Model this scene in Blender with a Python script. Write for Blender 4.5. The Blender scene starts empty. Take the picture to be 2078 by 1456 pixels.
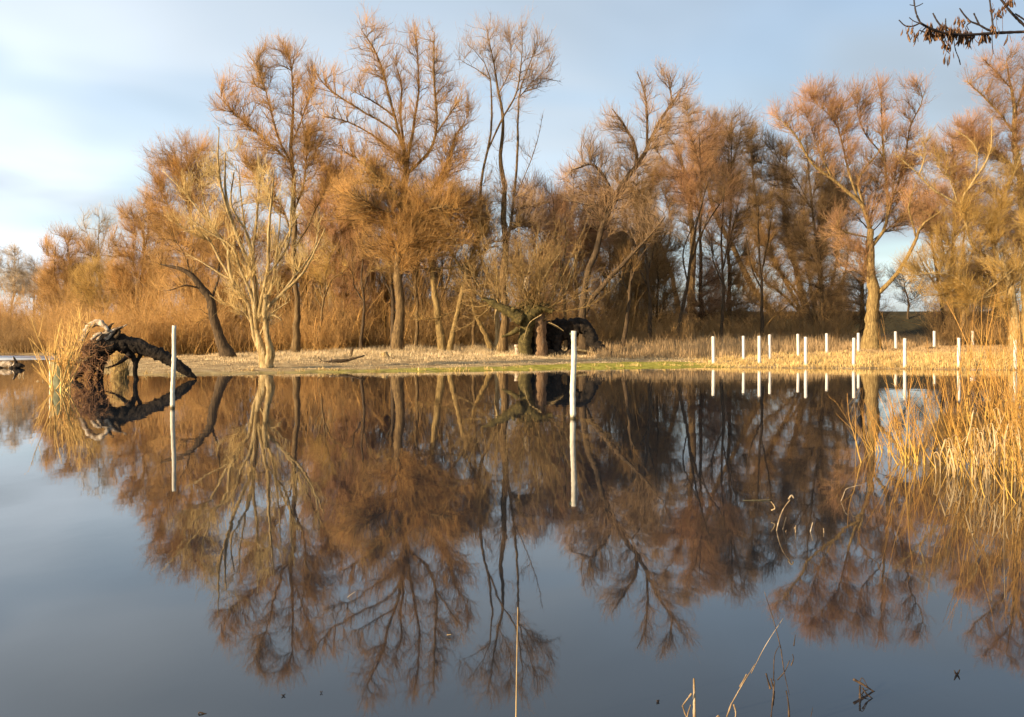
import bpy, math, random
import numpy as np

S = bpy.context.scene
COL = S.collection
F = 2078 * 35 / 36.0          # focal length in photo pixels
CX, HY, CH = 1039.0, 685.0, 1.5   # centre column, horizon row, camera height
def rng(seed): return np.random.default_rng(seed)
def W(x, y, D): return np.array([(x - CX) / F * D, D, CH - (y - HY) / F * D])
def nrm(v): return v / np.maximum(np.linalg.norm(v, axis=-1, keepdims=True), 1e-9)

# ------------------------------------------------------------------ camera, render, light
cam = bpy.data.cameras.new('camera'); co = bpy.data.objects.new('camera', cam); COL.objects.link(co)
co.location = (0, 0, CH); co.rotation_euler = (math.pi / 2, 0, 0)
cam.lens = 35; cam.sensor_width = 36; cam.shift_y = -(728 - HY) / 2078; cam.clip_start = 0.05; cam.clip_end = 6000
S.camera = co
S.view_settings.view_transform = 'Standard'; S.view_settings.look = 'None'; S.view_settings.gamma = 1
S.view_settings.exposure = 0.95
S.render.engine = 'CYCLES'
S.cycles.use_denoising = True; S.cycles.max_bounces = 6; S.cycles.diffuse_bounces = 3; S.cycles.glossy_bounces = 3
S.cycles.transparent_max_bounces = 4

SUN_AZ, SUN_EL = math.radians(58), math.radians(14.5)   # azimuth towards -X measured from -Y (behind the camera)
to_sun = np.array([-math.sin(SUN_AZ) * math.cos(SUN_EL), -math.cos(SUN_AZ) * math.cos(SUN_EL), math.sin(SUN_EL)])
sl = bpy.data.lights.new('sun', 'SUN'); sl.energy = 5.0; sl.angle = math.radians(0.5); sl.color = (1, .76, .455)
so = bpy.data.objects.new('sun', sl); COL.objects.link(so)
from mathutils import Vector
so.rotation_euler = Vector(to_sun).to_track_quat('Z', 'Y').to_euler()
so.location = (-60, -40, 40)

wd = bpy.data.worlds.new('World'); S.world = wd; wd.use_nodes = True
def build_world():
    nt = wd.node_tree; N = nt.nodes; L = nt.links; N.clear()
    out = N.new('ShaderNodeOutputWorld'); mixs = N.new('ShaderNodeMixShader')
    sky = N.new('ShaderNodeTexSky'); sky.sky_type = 'NISHITA'; sky.sun_disc = False
    sky.sun_elevation = SUN_EL; sky.sun_rotation = math.atan2(to_sun[0], to_sun[1]) % (2 * math.pi)
    sky.air_density = 1.0; sky.dust_density = 0.8; sky.ozone_density = 2.0
    b1 = N.new('ShaderNodeBackground'); b1.inputs[1].default_value = 0.12; L.new(sky.outputs[0], b1.inputs[0])
    b2 = N.new('ShaderNodeBackground')
    tc = N.new('ShaderNodeTexCoord'); sx = N.new('ShaderNodeSeparateXYZ'); L.new(tc.outputs['Generated'], sx.inputs[0])
    def m(op, a, b=None, c=None):
        n = N.new('ShaderNodeMath'); n.operation = op
        for i, v in enumerate((a, b, c)):
            if v is None: continue
            if isinstance(v, (int, float)): n.inputs[i].default_value = v
            else: L.new(v, n.inputs[i])
        return n.outputs[0]
    z = m('ADD', m('MAXIMUM', sx.outputs[2], 0.0), 0.16)
    u = m('DIVIDE', sx.outputs[0], z); v = m('DIVIDE', sx.outputs[1], z)
    cb = N.new('ShaderNodeCombineXYZ'); L.new(m('MULTIPLY', u, .8), cb.inputs[0]); L.new(m('MULTIPLY', v, 1.0), cb.inputs[1])
    rot = N.new('ShaderNodeMapping'); rot.inputs['Rotation'].default_value = (0, 0, math.radians(-8)); L.new(cb.outputs[0], rot.inputs[0])
    def nz(scale, det, dist, vec):
        n = N.new('ShaderNodeTexNoise'); n.inputs['Scale'].default_value = scale; n.inputs['Detail'].default_value = det; n.inputs['Roughness'].default_value = .5
        n.inputs['Distortion'].default_value = dist; L.new(vec, n.inputs['Vector']); return n.outputs[0]
    def rng_(x, a, b, c, d):
        r = N.new('ShaderNodeMapRange'); r.interpolation_type = 'SMOOTHSTEP'
        for i_, v_ in enumerate((a, b, c, d)): r.inputs[i_ + 1].default_value = v_
        L.new(x, r.inputs[0]); return r.outputs[0]
    cover = rng_(nz(1.0, 2, .9, rot.outputs[0]), .32, .68, .52, .94)
    L.new(cover, mixs.inputs[0])
    # thin cloud is brighter towards the sun's side of the sky, with darker and lighter layers
    side = m('ADD', m('MULTIPLY', sx.outputs[0], -0.62), m('MULTIPLY', sx.outputs[2], -0.55))
    st = m('MULTIPLY', m('ADD', m('MULTIPLY', side, .44), .51), rng_(nz(.75, 3, 1.2, rot.outputs[0]), .30, .70, .80, 1.14))
    L.new(st, b2.inputs[1]); b2.inputs[0].default_value = (.82, .92, 1.02, 1)
    L.new(b1.outputs[0], mixs.inputs[1]); L.new(b2.outputs[0], mixs.inputs[2])
    L.new(mixs.outputs[0], out.inputs[0])
build_world()

# ------------------------------------------------------------------ materials
def mat(name):
    m = bpy.data.materials.new(name); m.use_nodes = True
    return m, m.node_tree.nodes, m.node_tree.links, m.node_tree.nodes['Principled BSDF']
def ramp(N, cols):
    r = N.new('ShaderNodeValToRGB'); e = r.color_ramp.elements
    while len(e) < len(cols): e.new(.5)
    for i, (p, c) in enumerate(cols): e[i].position = p; e[i].color = (*c, 1)
    return r
def noise_mat(name, cols, scale=4, stretch=(1, 1, 1), rough=.85, bump=.4, bdist=.02, detail=5, bscale=None):
    m, N, L, b = mat(name)
    tc = N.new('ShaderNodeTexCoord'); mp = N.new('ShaderNodeMapping'); mp.inputs['Scale'].default_value = stretch
    L.new(tc.outputs['Object'], mp.inputs[0])
    n = N.new('ShaderNodeTexNoise'); n.inputs['Scale'].default_value = scale; n.inputs['Detail'].default_value = detail; n.inputs['Roughness'].default_value = .65
    L.new(mp.outputs[0], n.inputs['Vector'])
    r = ramp(N, cols); L.new(n.outputs[0], r.inputs[0]); L.new(r.outputs[0], b.inputs['Base Color'])
    b.inputs['Roughness'].default_value = rough; b.inputs['Specular IOR Level'].default_value = .25
    if bump:
        n2 = N.new('ShaderNodeTexNoise'); n2.inputs['Scale'].default_value = bscale or scale * 3; n2.inputs['Detail'].default_value = 4
        L.new(mp.outputs[0], n2.inputs['Vector'])
        bp = N.new('ShaderNodeBump'); bp.inputs['Strength'].default_value = bump; bp.inputs['Distance'].default_value = bdist
        L.new(n2.outputs[0], bp.inputs['Height']); L.new(bp.outputs[0], b.inputs['Normal'])
    return m
def twig_mat(name, base, tip, var=.45):
    """bark of thin shoots: colour runs along the shoot (attribute tip) and varies in clumps"""
    m, N, L, b = mat(name)
    at = N.new('ShaderNodeAttribute'); at.attribute_name = 'tip'
    r = ramp(N, [(0, base), (1, tip)]); L.new(at.outputs['Fac'], r.inputs[0])
    tc = N.new('ShaderNodeTexCoord'); n = N.new('ShaderNodeTexNoise'); n.inputs['Scale'].default_value = .55; n.inputs['Detail'].default_value = 3
    L.new(tc.outputs['Object'], n.inputs['Vector'])
    hs = N.new('ShaderNodeHueSaturation'); L.new(r.outputs[0], hs.inputs['Color'])
    mr = N.new('ShaderNodeMapRange'); mr.inputs[1].default_value = .3; mr.inputs[2].default_value = .7
    mr.inputs[3].default_value = 1 - var; mr.inputs[4].default_value = 1 + var; L.new(n.outputs[0], mr.inputs[0]); L.new(mr.outputs[0], hs.inputs['Value'])
    L.new(hs.outputs[0], b.inputs['Base Color']); b.inputs['Roughness'].default_value = .6; b.inputs['Specular IOR Level'].default_value = .3
    return m
M = {}
def bark_mat(name, a, b, c):
    m = noise_mat(name, [(.30, a), (.48, b), (.70, c)], 2.2, (5, 5, .9), rough=.9, bump=1, bdist=.035, detail=8, bscale=4.5)
    return m
M['bark_pale'] = bark_mat('bark_pale', (.10, .06, .025), (.34, .24, .105), (.55, .43, .24))
M['bark_gold'] = bark_mat('bark_gold', (.06, .036, .014), (.22, .145, .055), (.42, .30, .12))
M['bark_grey'] = bark_mat('bark_grey', (.05, .035, .018), (.17, .125, .062), (.36, .28, .15))
M['bark_brown'] = bark_mat('bark_brown', (.035, .022, .011), (.13, .082, .036), (.28, .185, .08))
M['bark_dark'] = bark_mat('bark_dark', (.025, .016, .01), (.075, .05, .028), (.16, .105, .055))
M['bark_red'] = bark_mat('bark_red', (.05, .028, .016), (.17, .10, .052), (.36, .24, .14))
M['rotten'] = noise_mat('rotten', [(.35, (.008, .006, .005)), (.55, (.026, .019, .014)), (.8, (.085, .06, .042))], 4, (1, 1, 1), rough=.9, bump=1, bdist=.06)
M['bleached'] = noise_mat('bleached', [(.32, (.08, .05, .03)), (.5, (.36, .28, .20)), (.7, (.72, .65, .54))], 5, (1, 1, 1), bump=.8, bdist=.03)
M['moss'] = noise_mat('moss', [(.3, (.025, .019, .008)), (.5, (.085, .066, .022)), (.72, (.19, .145, .05))], 6, (1, 1, 1), bump=1, bdist=.05)
M['mosslit'] = noise_mat('mosslit', [(.3, (.18, .13, .04)), (.5, (.42, .34, .12)), (.72, (.62, .52, .26))], 5, (1, 1, 1), bump=1, bdist=.05)
M['white_paint'] = noise_mat('white_paint', [(.25, (.38, .33, .26)), (.42, (.68, .65, .60)), (.8, (.78, .76, .72))], 6, (3, 3, .4), rough=.6, bump=.2)
M['pole'] = noise_mat('pole', [(.22, (.30, .24, .17)), (.42, (.66, .60, .48)), (.7, (.82, .77, .66))], 5, (5, 5, 1.2), rough=.75, bump=.6, bdist=.01)
def wet_foot(m, z0, z1):
    N = m.node_tree.nodes; L = m.node_tree.links; b = N['Principled BSDF']; src = b.inputs['Base Color'].links[0].from_socket
    tc = N.new('ShaderNodeTexCoord'); sp = N.new('ShaderNodeSeparateXYZ'); L.new(tc.outputs['Object'], sp.inputs[0])
    n = N.new('ShaderNodeTexNoise'); n.inputs['Scale'].default_value = 14; L.new(tc.outputs['Object'], n.inputs['Vector'])
    a = N.new('ShaderNodeMath'); a.operation = 'MULTIPLY_ADD'; L.new(n.outputs[0], a.inputs[0]); a.inputs[1].default_value = -.09; L.new(sp.outputs[2], a.inputs[2])
    mr = N.new('ShaderNodeMapRange'); L.new(a.outputs[0], mr.inputs[0]); mr.inputs[1].default_value = z0; mr.inputs[2].default_value = z1
    mx = N.new('ShaderNodeMix'); mx.data_type = 'RGBA'; L.new(mr.outputs[0], mx.inputs[0]); mx.inputs[6].default_value = (.10, .085, .045, 1); L.new(src, mx.inputs[7]); L.new(mx.outputs[2], b.inputs['Base Color'])
wet_foot(M['pole'], -.03, .05)
M['green_board'] = noise_mat('green_board', [(.3, (.10, .11, .06)), (.5, (.20, .21, .13)), (.75, (.36, .37, .25))], 5, (5, 5, 1), bump=.5)
M['insulator'] = noise_mat('insulator', [(.3, (.10, .13, .09)), (.7, (.20, .25, .18))], 8, rough=.4, bump=0)
M['reed'] = noise_mat('reed', [(.3, (.20, .12, .05)), (.5, (.48, .34, .17)), (.72, (.68, .54, .34))], 9, (1, 1, .4), rough=.6, bump=.2, bdist=.003)
M['reed_old'] = noise_mat('reed_old', [(.3, (.05, .032, .018)), (.48, (.24, .165, .09)), (.7, (.58, .46, .31))], 16, (1, 1, .5), rough=.6, bump=.3, bdist=.003)
M['reed_dark'] = noise_mat('reed_dark', [(.3, (.015, .010, .008)), (.5, (.05, .033, .022)), (.75, (.20, .13, .08))], 14, rough=.6, bump=.3, bdist=.003)
M['twig_black'] = noise_mat('twig_black', [(.3, (.012, .009, .009)), (.7, (.045, .032, .028))], 20, rough=.6, bump=.3, bdist=.002)
M['seed'] = noise_mat('seed', [(.3, (.035, .018, .010)), (.5, (.12, .060, .028)), (.72, (.34, .20, .10))], 45, rough=.6, bump=.2, bdist=.001)
M['ice'] = noise_mat('ice', [(.3, (.55, .60, .66)), (.7, (.82, .84, .86))], .4, (1, .3, 1), rough=.35, bump=.1)
M['white_scrap'] = noise_mat('white_scrap', [(.3, (.55, .53, .5)), (.7, (.8, .79, .77))], 6, rough=.6, bump=.2)
T = {
 'gold': twig_mat('twig_gold', (.43, .275, .075), (.51, .32, .095)),
 'orange': twig_mat('twig_orange', (.42, .245, .068), (.51, .285, .10)),
 'pink': twig_mat('twig_pink', (.38, .25, .115), (.50, .32, .185)),
 'rose': twig_mat('twig_rose', (.37, .215, .08), (.50, .275, .145)),
 'olive': twig_mat('twig_olive', (.33, .215, .065), (.46, .28, .095)),
 'umber': twig_mat('twig_umber', (.25, .16, .058), (.36, .225, .09)),
 'brown': twig_mat('twig_brown', (.26, .16, .055), (.38, .225, .088)),
 'dark': twig_mat('twig_dark', (.15, .098, .045), (.23, .145, .07)),
 'pale': twig_mat('twig_pale', (.46, .37, .26), (.55, .45, .34)),
 'blue': twig_mat('twig_blue', (.055, .055, .055), (.09, .085, .085)),
 'shoot': twig_mat('twig_shoot', (.60, .375, .085), (.50, .245, .058), .35),
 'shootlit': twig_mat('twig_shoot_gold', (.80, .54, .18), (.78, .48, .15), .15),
 'palegold': twig_mat('twig_pale_gold', (.60, .43, .17), (.68, .48, .20), .3),
 'root': twig_mat('twig_root', (.26, .13, .06), (.50, .26, .12), .4),
 'straw': twig_mat('straw', (.46, .33, .165), (.72, .56, .34), .5),
 'tan': twig_mat('tan_grass', (.30, .195, .09), (.46, .31, .16), .3),
 'goldgrass': twig_mat('gold_grass', (.44, .29, .095), (.68, .48, .20), .3),
}

# ------------------------------------------------------------------ mesh helpers
class MB:
    """collects vertex and face arrays and links them as ONE mesh object"""
    def __init__(s): s.v = []; s.q = []; s.t = []; s.tip = []; s.mi_q = []; s.mi_t = []; s.n = 0
    def add(s, v, q=None, t=None, tip=0.0, mi=0):
        v = np.asarray(v, float).reshape(-1, 3); n = len(v)
        s.v.append(v); s.tip.append(np.broadcast_to(np.asarray(tip, float).ravel(), (n,)) if np.size(tip) in (1, n) else np.zeros(n))
        if q is not None and len(q): s.q.append(np.asarray(q).reshape(-1, 4) + s.n); s.mi_q.append(np.full(len(s.q[-1]), mi))
        if t is not None and len(t): s.t.append(np.asarray(t).reshape(-1, 3) + s.n); s.mi_t.append(np.full(len(s.t[-1]), mi))
        s.n += n
    def tubes(s, P, R, sides=3, tip0=0.0, tip1=1.0, mi=0, cap=False, bump=0.0, g=None):
        P = np.asarray(P, float); R = np.asarray(R, float)
        if P.ndim == 2: P = P[None]; R = R[None]
        Mn, K, _ = P.shape
        if Mn == 0: return
        d = nrm(np.gradient(P, axis=1))
        ref = np.where(np.abs(nrm(P[:, -1] - P[:, 0])[:, 2:3]) > .8, np.array([[1., .13, 0]]), np.array([[.1, .1, 1.]]))
        u = nrm(np.cross(d, ref[:, None, :])); w = np.cross(d, u)
        a = np.arange(sides) * 2 * math.pi / sides
        rr = R[:, :, None] * np.ones(sides)
        if bump and g is not None: rr = rr * (1 + bump * g.standard_normal(rr.shape))
        V = P[:, :, None, :] + rr[..., None] * (np.cos(a)[None, None, :, None] * u[:, :, None, :] + np.sin(a)[None, None, :, None] * w[:, :, None, :])
        i = (np.arange(Mn) * K * sides)[:, None, None]; k = (np.arange(K - 1) * sides)[None, :, None]
        j = np.arange(sides)[None, None, :]; j2 = (np.arange(sides) + 1) % sides; j2 = j2[None, None, :]
        q = np.stack([i + k + j, i + k + j2, i + k + sides + j2, i + k + sides + j], -1).reshape(-1, 4)
        tp = np.broadcast_to(np.linspace(tip0, tip1, K)[None, :, None], (Mn, K, sides)).ravel()
        t = None
        if cap:
            jj = np.arange(1, sides - 1)
            t0 = np.stack([np.zeros_like(jj), jj + 1, jj], -1)
            t1 = np.stack([np.zeros_like(jj), jj, jj + 1], -1) + (K - 1) * sides
            t = (np.concatenate([t0, t1])[None] + (np.arange(Mn) * K * sides)[:, None, None]).reshape(-1, 3)
        s.add(V, q, t, tp, mi)
    def build(s, name, mats, parent=None, origin=(0, 0, 0), smooth=True):
        v = np.concatenate(s.v) - np.asarray(origin, float)
        q = np.concatenate(s.q) if s.q else np.zeros((0, 4), int); t = np.concatenate(s.t) if s.t else np.zeros((0, 3), int)
        me = bpy.data.meshes.new(name)
        me.vertices.add(len(v)); me.vertices.foreach_set('co', v.astype(np.float32).ravel())
        li = np.concatenate([q.ravel(), t.ravel()]).astype(np.int32)
        me.loops.add(len(li)); me.loops.foreach_set('vertex_index', li)
        st = np.concatenate([np.arange(len(q)) * 4, len(q) * 4 + np.arange(len(t)) * 3]).astype(np.int32)
        me.polygons.add(len(st)); me.polygons.foreach_set('loop_start', st)
        if not isinstance(mats, (list, tuple)): mats = [mats]
        for m in mats: me.materials.append(m)
        if len(mats) > 1: me.polygons.foreach_set('material_index', np.concatenate(s.mi_q + s.mi_t).astype(np.int32))
        me.update(calc_edges=True)
        if smooth: me.polygons.foreach_set('use_smooth', np.ones(len(st), bool))
        at = me.attributes.new('tip', 'FLOAT', 'POINT'); at.data.foreach_set('value', np.concatenate(s.tip).astype(np.float32))
        o = bpy.data.objects.new(name, me); COL.objects.link(o)
        if parent is not None: o.parent = parent
        else: o.location = tuple(origin)
        return o
def tag(o, label=None, cat=None, group=None, kind=None):
    if label: o['label'] = label
    if cat: o['category'] = cat
    if group: o['group'] = group
    if kind: o['kind'] = kind
    return o
def thing(name, label, cat, loc, group=None):
    o = bpy.data.objects.new(name, None); COL.objects.link(o); o.location = tuple(loc); o.empty_display_size = .2
    return tag(o, label, cat, group)

def spline(pts, K):
    """Catmull-Rom through pts (n,d) resampled to K"""
    p = np.asarray(pts, float); n = len(p)
    if n == 2: return p[0] + (p[1] - p[0]) * np.linspace(0, 1, K)[:, None]
    h = np.maximum(np.linalg.norm(np.diff(p[:, :3], axis=0), axis=1), 1e-6); c = np.concatenate([[0], np.cumsum(h)]); s = np.linspace(0, c[-1], K)
    v = np.diff(p, axis=0) / h[:, None]; t = np.empty_like(p); t[0] = v[0]; t[-1] = v[-1]
    t[1:-1] = (v[:-1] * h[1:, None] + v[1:] * h[:-1, None]) / (h[1:] + h[:-1])[:, None]
    i = np.clip(np.searchsorted(c, s, side='right') - 1, 0, n - 2); hh = h[i][:, None]; f = ((s - c[i]) / h[i])[:, None]
    return (2 * f ** 3 - 3 * f ** 2 + 1) * p[i] + (f ** 3 - 2 * f ** 2 + f) * hh * t[i] + (3 * f ** 2 - 2 * f ** 3) * p[i + 1] + (f ** 3 - f ** 2) * hh * t[i + 1]

def spawn(P, R, N, g, L=(.4, .9), ang=(25, 60), up=.5, K=3, r=(.007, .003), t=(.25, 1.0), jit=.12, wts=None, droop=0.0, taper=.4):
    """N side shoots on the curves P (m,K,3): position, direction and length drawn at random"""
    if N <= 0 or len(P) == 0: return np.zeros((0, K, 3)), np.zeros((0, K))
    ln = np.linalg.norm(np.diff(P, axis=1), axis=2).sum(1)
    p = ln if wts is None else ln * wts
    i = g.choice(len(P), N, p=p / p.sum()); tt = t[0] + (t[1] - t[0]) * g.random(N)
    x = tt * (P.shape[1] - 1); a = np.minimum(x.astype(int), P.shape[1] - 2); f = (x - a)[:, None]
    pos = P[i, a] * (1 - f) + P[i, a + 1] * f; tan = nrm(P[i, a + 1] - P[i, a]); pr = R[i, a] * (1 - f[:, 0]) + R[i, a + 1] * f[:, 0]
    perp = nrm(np.cross(tan, g.standard_normal((N, 3)))); an = np.radians(ang[0] + (ang[1] - ang[0]) * g.random(N))[:, None]
    d = nrm(tan * np.cos(an) + perp * np.sin(an) + np.array([0, 0, 1.]) * up * g.random((N, 1)))
    le = (L[0] + (L[1] - L[0]) * g.random(N)) * (1 - taper * tt); st = (le / (K - 1))[:, None]
    Q = np.zeros((N, K, 3)); Q[:, 0] = pos
    for k in range(1, K):
        d = nrm(d + g.standard_normal((N, 3)) * jit + np.array([0, 0, 1.]) * (up * .25 - droop * k / K))
        Q[:, k] = Q[:, k - 1] + d * st
    r0 = np.minimum(r[0] * (.7 + .6 * g.random(N)), pr * .9)
    return Q, r0[:, None] + (r[1] - r0)[:, None] * np.linspace(0, 1, K)[None]

# ------------------------------------------------------------------ terrain
SH = np.array([(-900, 150), (-140, 120), (-62, 100), (-44, 87), (-36, 79), (-27, 62), (-20, 47), (-16.5, 40.5), (-14.3, 39.0), (-12.6, 39.3), (-10, 41.2), (-7, 42.6), (-4, 43.6),
               (0, 45.2), (3, 46.8), (6.5, 48.2), (9.5, 49.8), (11.5, 49.3), (14, 48.3), (18, 47.2), (21, 46.0), (24, 44.5), (30, 42), (45, 38), (900, 38)], float)
def shore_dist(x, y):
    x = np.asarray(x, float); y = np.asarray(y, float); best = np.full(x.shape, 1e9)
    for a, b in zip(SH[:-1], SH[1:]):
        d = b - a; t = np.clip(((x - a[0]) * d[0] + (y - a[1]) * d[1]) / (d @ d), 0, 1)
        best = np.minimum(best, np.hypot(x - a[0] - t * d[0], y - a[1] - t * d[1]))
    return np.where(y > np.interp(x, SH[:, 0], SH[:, 1]), best, -best)
def wob(x, y):
    return (.5 * np.sin(x * 1.7 + 1.3 * np.sin(y * .9)) + .35 * np.sin(y * 2.3 + x * .6 + 1) + .25 * np.sin(x * 4.1 - y * 3.3))
def gz(x, y):
    d = shore_dist(x, y) + .34 * wob(x * 1.9, y * 1.3)
    h = np.interp(d, [-40, -6, -1.5, 0, .5, 3, 8, 20, 35, 60], [-2.5, -1.0, -.22, 0, .055, .13, .32, .62, .75, .8])
    bump = np.clip(d, 0, 3) / 3 * .035 * wob(x, y)
    near = np.interp(y, [-3, 2.0, 3.2], [.35, .04, -.5])
    return np.where(np.asarray(y) < 3.2, np.maximum(h, near), h) + bump
def base_depth(px, py, lo=39, hi=110):
    """depth at which the ground is seen at photo pixel (px, py)"""
    for D in np.arange(lo, hi, .25):
        X = (px - CX) / F * D
        if shore_dist(X, D) < -.3: continue
        if HY + (CH - gz(X, D)) / D * F <= py: return D
    return hi

def axis(lo, hi, a, b, fine, coarse):
    s = list(np.arange(a, b, fine)); c = []; x = a; st = fine
    while x > lo: st = min(st * 1.35, coarse); x -= st; c.append(x)
    e = []; x = s[-1]; st = fine
    while x < hi: st = min(st * 1.35, coarse); x += st; e.append(x)
    return np.array(c[::-1] + s + e)
def grid_mesh(xs, ys, zf):
    X, Y = np.meshgrid(xs, ys); Z = zf(X, Y); nx, ny = len(xs), len(ys)
    i = (np.arange(ny - 1)[:, None] * nx + np.arange(nx - 1)[None]).ravel()
    return np.stack([X, Y, Z], -1).reshape(-1, 3), np.stack([i, i + 1, i + nx + 1, i + nx], -1)
xs = axis(-2500, 2500, -34, 40, .3, 200); ys = axis(-300, 3500, 36, 84, .3, 200)
gv, gq = grid_mesh(xs, ys, gz)
gd = shore_dist(gv[:, 0], gv[:, 1])
mb = MB(); mb.add(gv, gq)
ground = mb.build('ground', [None]); tag(ground, kind='structure')
# real wet-moss strip by the water between the pollard and the first post
def moss_amt(x, y, d):
    w = np.interp(x, [-11, -8.5, -4, 2, 7, 10.2, 11.5], [.15, .5, .9, 1, 1, .95, 0])
    wid = np.interp(x, [-10, -4, 2, 8, 11], [1.4, 2.2, 3.6, 5.2, 3.2])
    return w * np.clip((wid - d + .5 * wob(x * .8, y * .8)) / .8, 0, 1) * (d > -.2)
at = ground.data.attributes.new('moss', 'FLOAT', 'POINT'); at.data.foreach_set('value', moss_amt(gv[:, 0], gv[:, 1], gd).astype(np.float32))
at = ground.data.attributes.new('bed', 'FLOAT', 'POINT'); at.data.foreach_set('value', np.clip(-gv[:, 2] * 12, 0, 1).astype(np.float32))
def ground_mat():
    m, N, L, b = mat('ground')
    tc = N.new('ShaderNodeTexCoord'); n = N.new('ShaderNodeTexNoise'); n.inputs['Scale'].default_value = 1.6; n.inputs['Detail'].default_value = 8; n.inputs['Roughness'].default_value = .7
    L.new(tc.outputs['Object'], n.inputs['Vector'])
    r = ramp(N, [(.3, (.14, .085, .040)), (.45, (.36, .245, .12)), (.6, (.50, .365, .19)), (.75, (.58, .45, .26))]); L.new(n.outputs[0], r.inputs[0])
    n2 = N.new('ShaderNodeTexNoise'); n2.inputs['Scale'].default_value = 3; n2.inputs['Detail'].default_value = 6; L.new(tc.outputs['Object'], n2.inputs['Vector'])
    r2 = ramp(N, [(.3, (.15, .13, .02)), (.5, (.36, .32, .05)), (.7, (.52, .45, .10))]); L.new(n2.outputs[0], r2.inputs[0])
    a = N.new('ShaderNodeAttribute'); a.attribute_name = 'moss'
    mx = N.new('ShaderNodeMix'); mx.data_type = 'RGBA'; L.new(a.outputs['Fac'], mx.inputs[0]); L.new(r.outputs[0], mx.inputs[6]); L.new(r2.outputs[0], mx.inputs[7])
    a2 = N.new('ShaderNodeAttribute'); a2.attribute_name = 'bed'
    mx2 = N.new('ShaderNodeMix'); mx2.data_type = 'RGBA'; L.new(a2.outputs['Fac'], mx2.inputs[0]); L.new(mx.outputs[2], mx2.inputs[6]); mx2.inputs[7].default_value = (.05, .035, .02, 1)
    L.new(mx2.outputs[2], b.inputs['Base Color']); b.inputs['Roughness'].default_value = .95; b.inputs['Specular IOR Level'].default_value = .1
    bp = N.new('ShaderNodeBump'); bp.inputs['Strength'].default_value = .8; bp.inputs['Distance'].default_value = .08; L.new(n.outputs[0], bp.inputs['Height']); L.new(bp.outputs[0], b.inputs['Normal'])
    return m
ground.data.materials[0] = ground_mat()

def water_mat():
    m, N, L, b = mat('water')
    b.inputs['Base Color'].default_value = (.014, .018, .024, 1); b.inputs['Roughness'].default_value = .02; b.inputs['IOR'].default_value = 1.50
    tc = N.new('ShaderNodeTexCoord')
    n = N.new('ShaderNodeTexNoise'); n.inputs['Scale'].default_value = 1.3; n.inputs['Detail'].default_value = 3
    mp = N.new('ShaderNodeMapping'); mp.inputs['Scale'].default_value = (1, .55, 1); L.new(tc.outputs['Object'], mp.inputs[0]); L.new(mp.outputs[0], n.inputs['Vector'])
    bp = N.new('ShaderNodeBump'); bp.inputs['Strength'].default_value = 1; bp.inputs['Distance'].default_value = .0018
    L.new(n.outputs[0], bp.inputs['Height']); L.new(bp.outputs[0], b.inputs['Normal'])
    return m
mb = MB(); wv, wq = grid_mesh(axis(-2500, 2500, -60, 60, 6, 300), axis(-300, 3500, -6, 120, 6, 300), lambda x, y: 0 * x)
mb.add(wv, wq); tag(mb.build('water', water_mat()), kind='structure')

# thin ice at the far shore
def ice_sheet():
    g = rng(3); n = 40; a = np.linspace(0, 2 * math.pi, n, endpoint=False)
    c = np.array([-39.5, 73.0]); rx = 10.5 * (1 + .06 * g.standard_normal(n)); ry = 7.2 * (1 + .06 * g.standard_normal(n))
    ax = np.array([-.62, .78]); ay = np.array([.78, .62])
    # an ellipse lying along the shore
    p = c + (np.cos(a) * rx)[:, None] * np.array([.93, .05]) + (np.sin(a) * ry)[:, None] * np.array([-.35, .9])
    top = np.c_[p, np.full(n, .035)]; bot = np.c_[p, np.full(n, -.05)]
    v = np.concatenate([top, bot, [[c[0], c[1], .035]]])
    j = np.arange(n); j2 = (j + 1) % n
    m = MB(); m.add(v, np.stack([n + j, n + j2, j2, j], -1), np.stack([j, j2, np.full(n, 2 * n)], -1))
    tag(m.build('ice', M['ice'], smooth=False), kind='structure')
ice_sheet()

# the dike behind the trees
def dike():
    xs_ = np.linspace(2, 260, 170); us = np.array([-11, -9, -6, -3, -1.3, 0, 1.2, 2.5, 4.5, 8, 14.])
    X, U = np.meshgrid(xs_, us)
    h = np.interp(U, [-11, -1.0, 2.5, 14], [-.5, 3.75, 3.75, -.5]) * np.interp(X, [2, 22], [.55, 1])
    Y = 112 + U + 1.2 * np.sin(X * .03)
    Z = .7 + h + .05 * wob(X, Y) * (U < -1.2)
    nx = len(xs_); i = (np.arange(len(us) - 1)[:, None] * nx + np.arange(nx - 1)[None]).ravel()
    m = MB(); m.add(np.stack([X, Y, Z], -1).reshape(-1, 3), np.stack([i, i + 1, i + nx + 1, i + nx], -1))
    tag(m.build('dike_hill', noise_mat('dike_grass', [(.3, (.022, .018, .008)), (.5, (.045, .036, .015)), (.75, (.085, .062, .026))], .8, detail=8, bump=.6, bdist=.1)), kind='structure')
dike()

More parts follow.
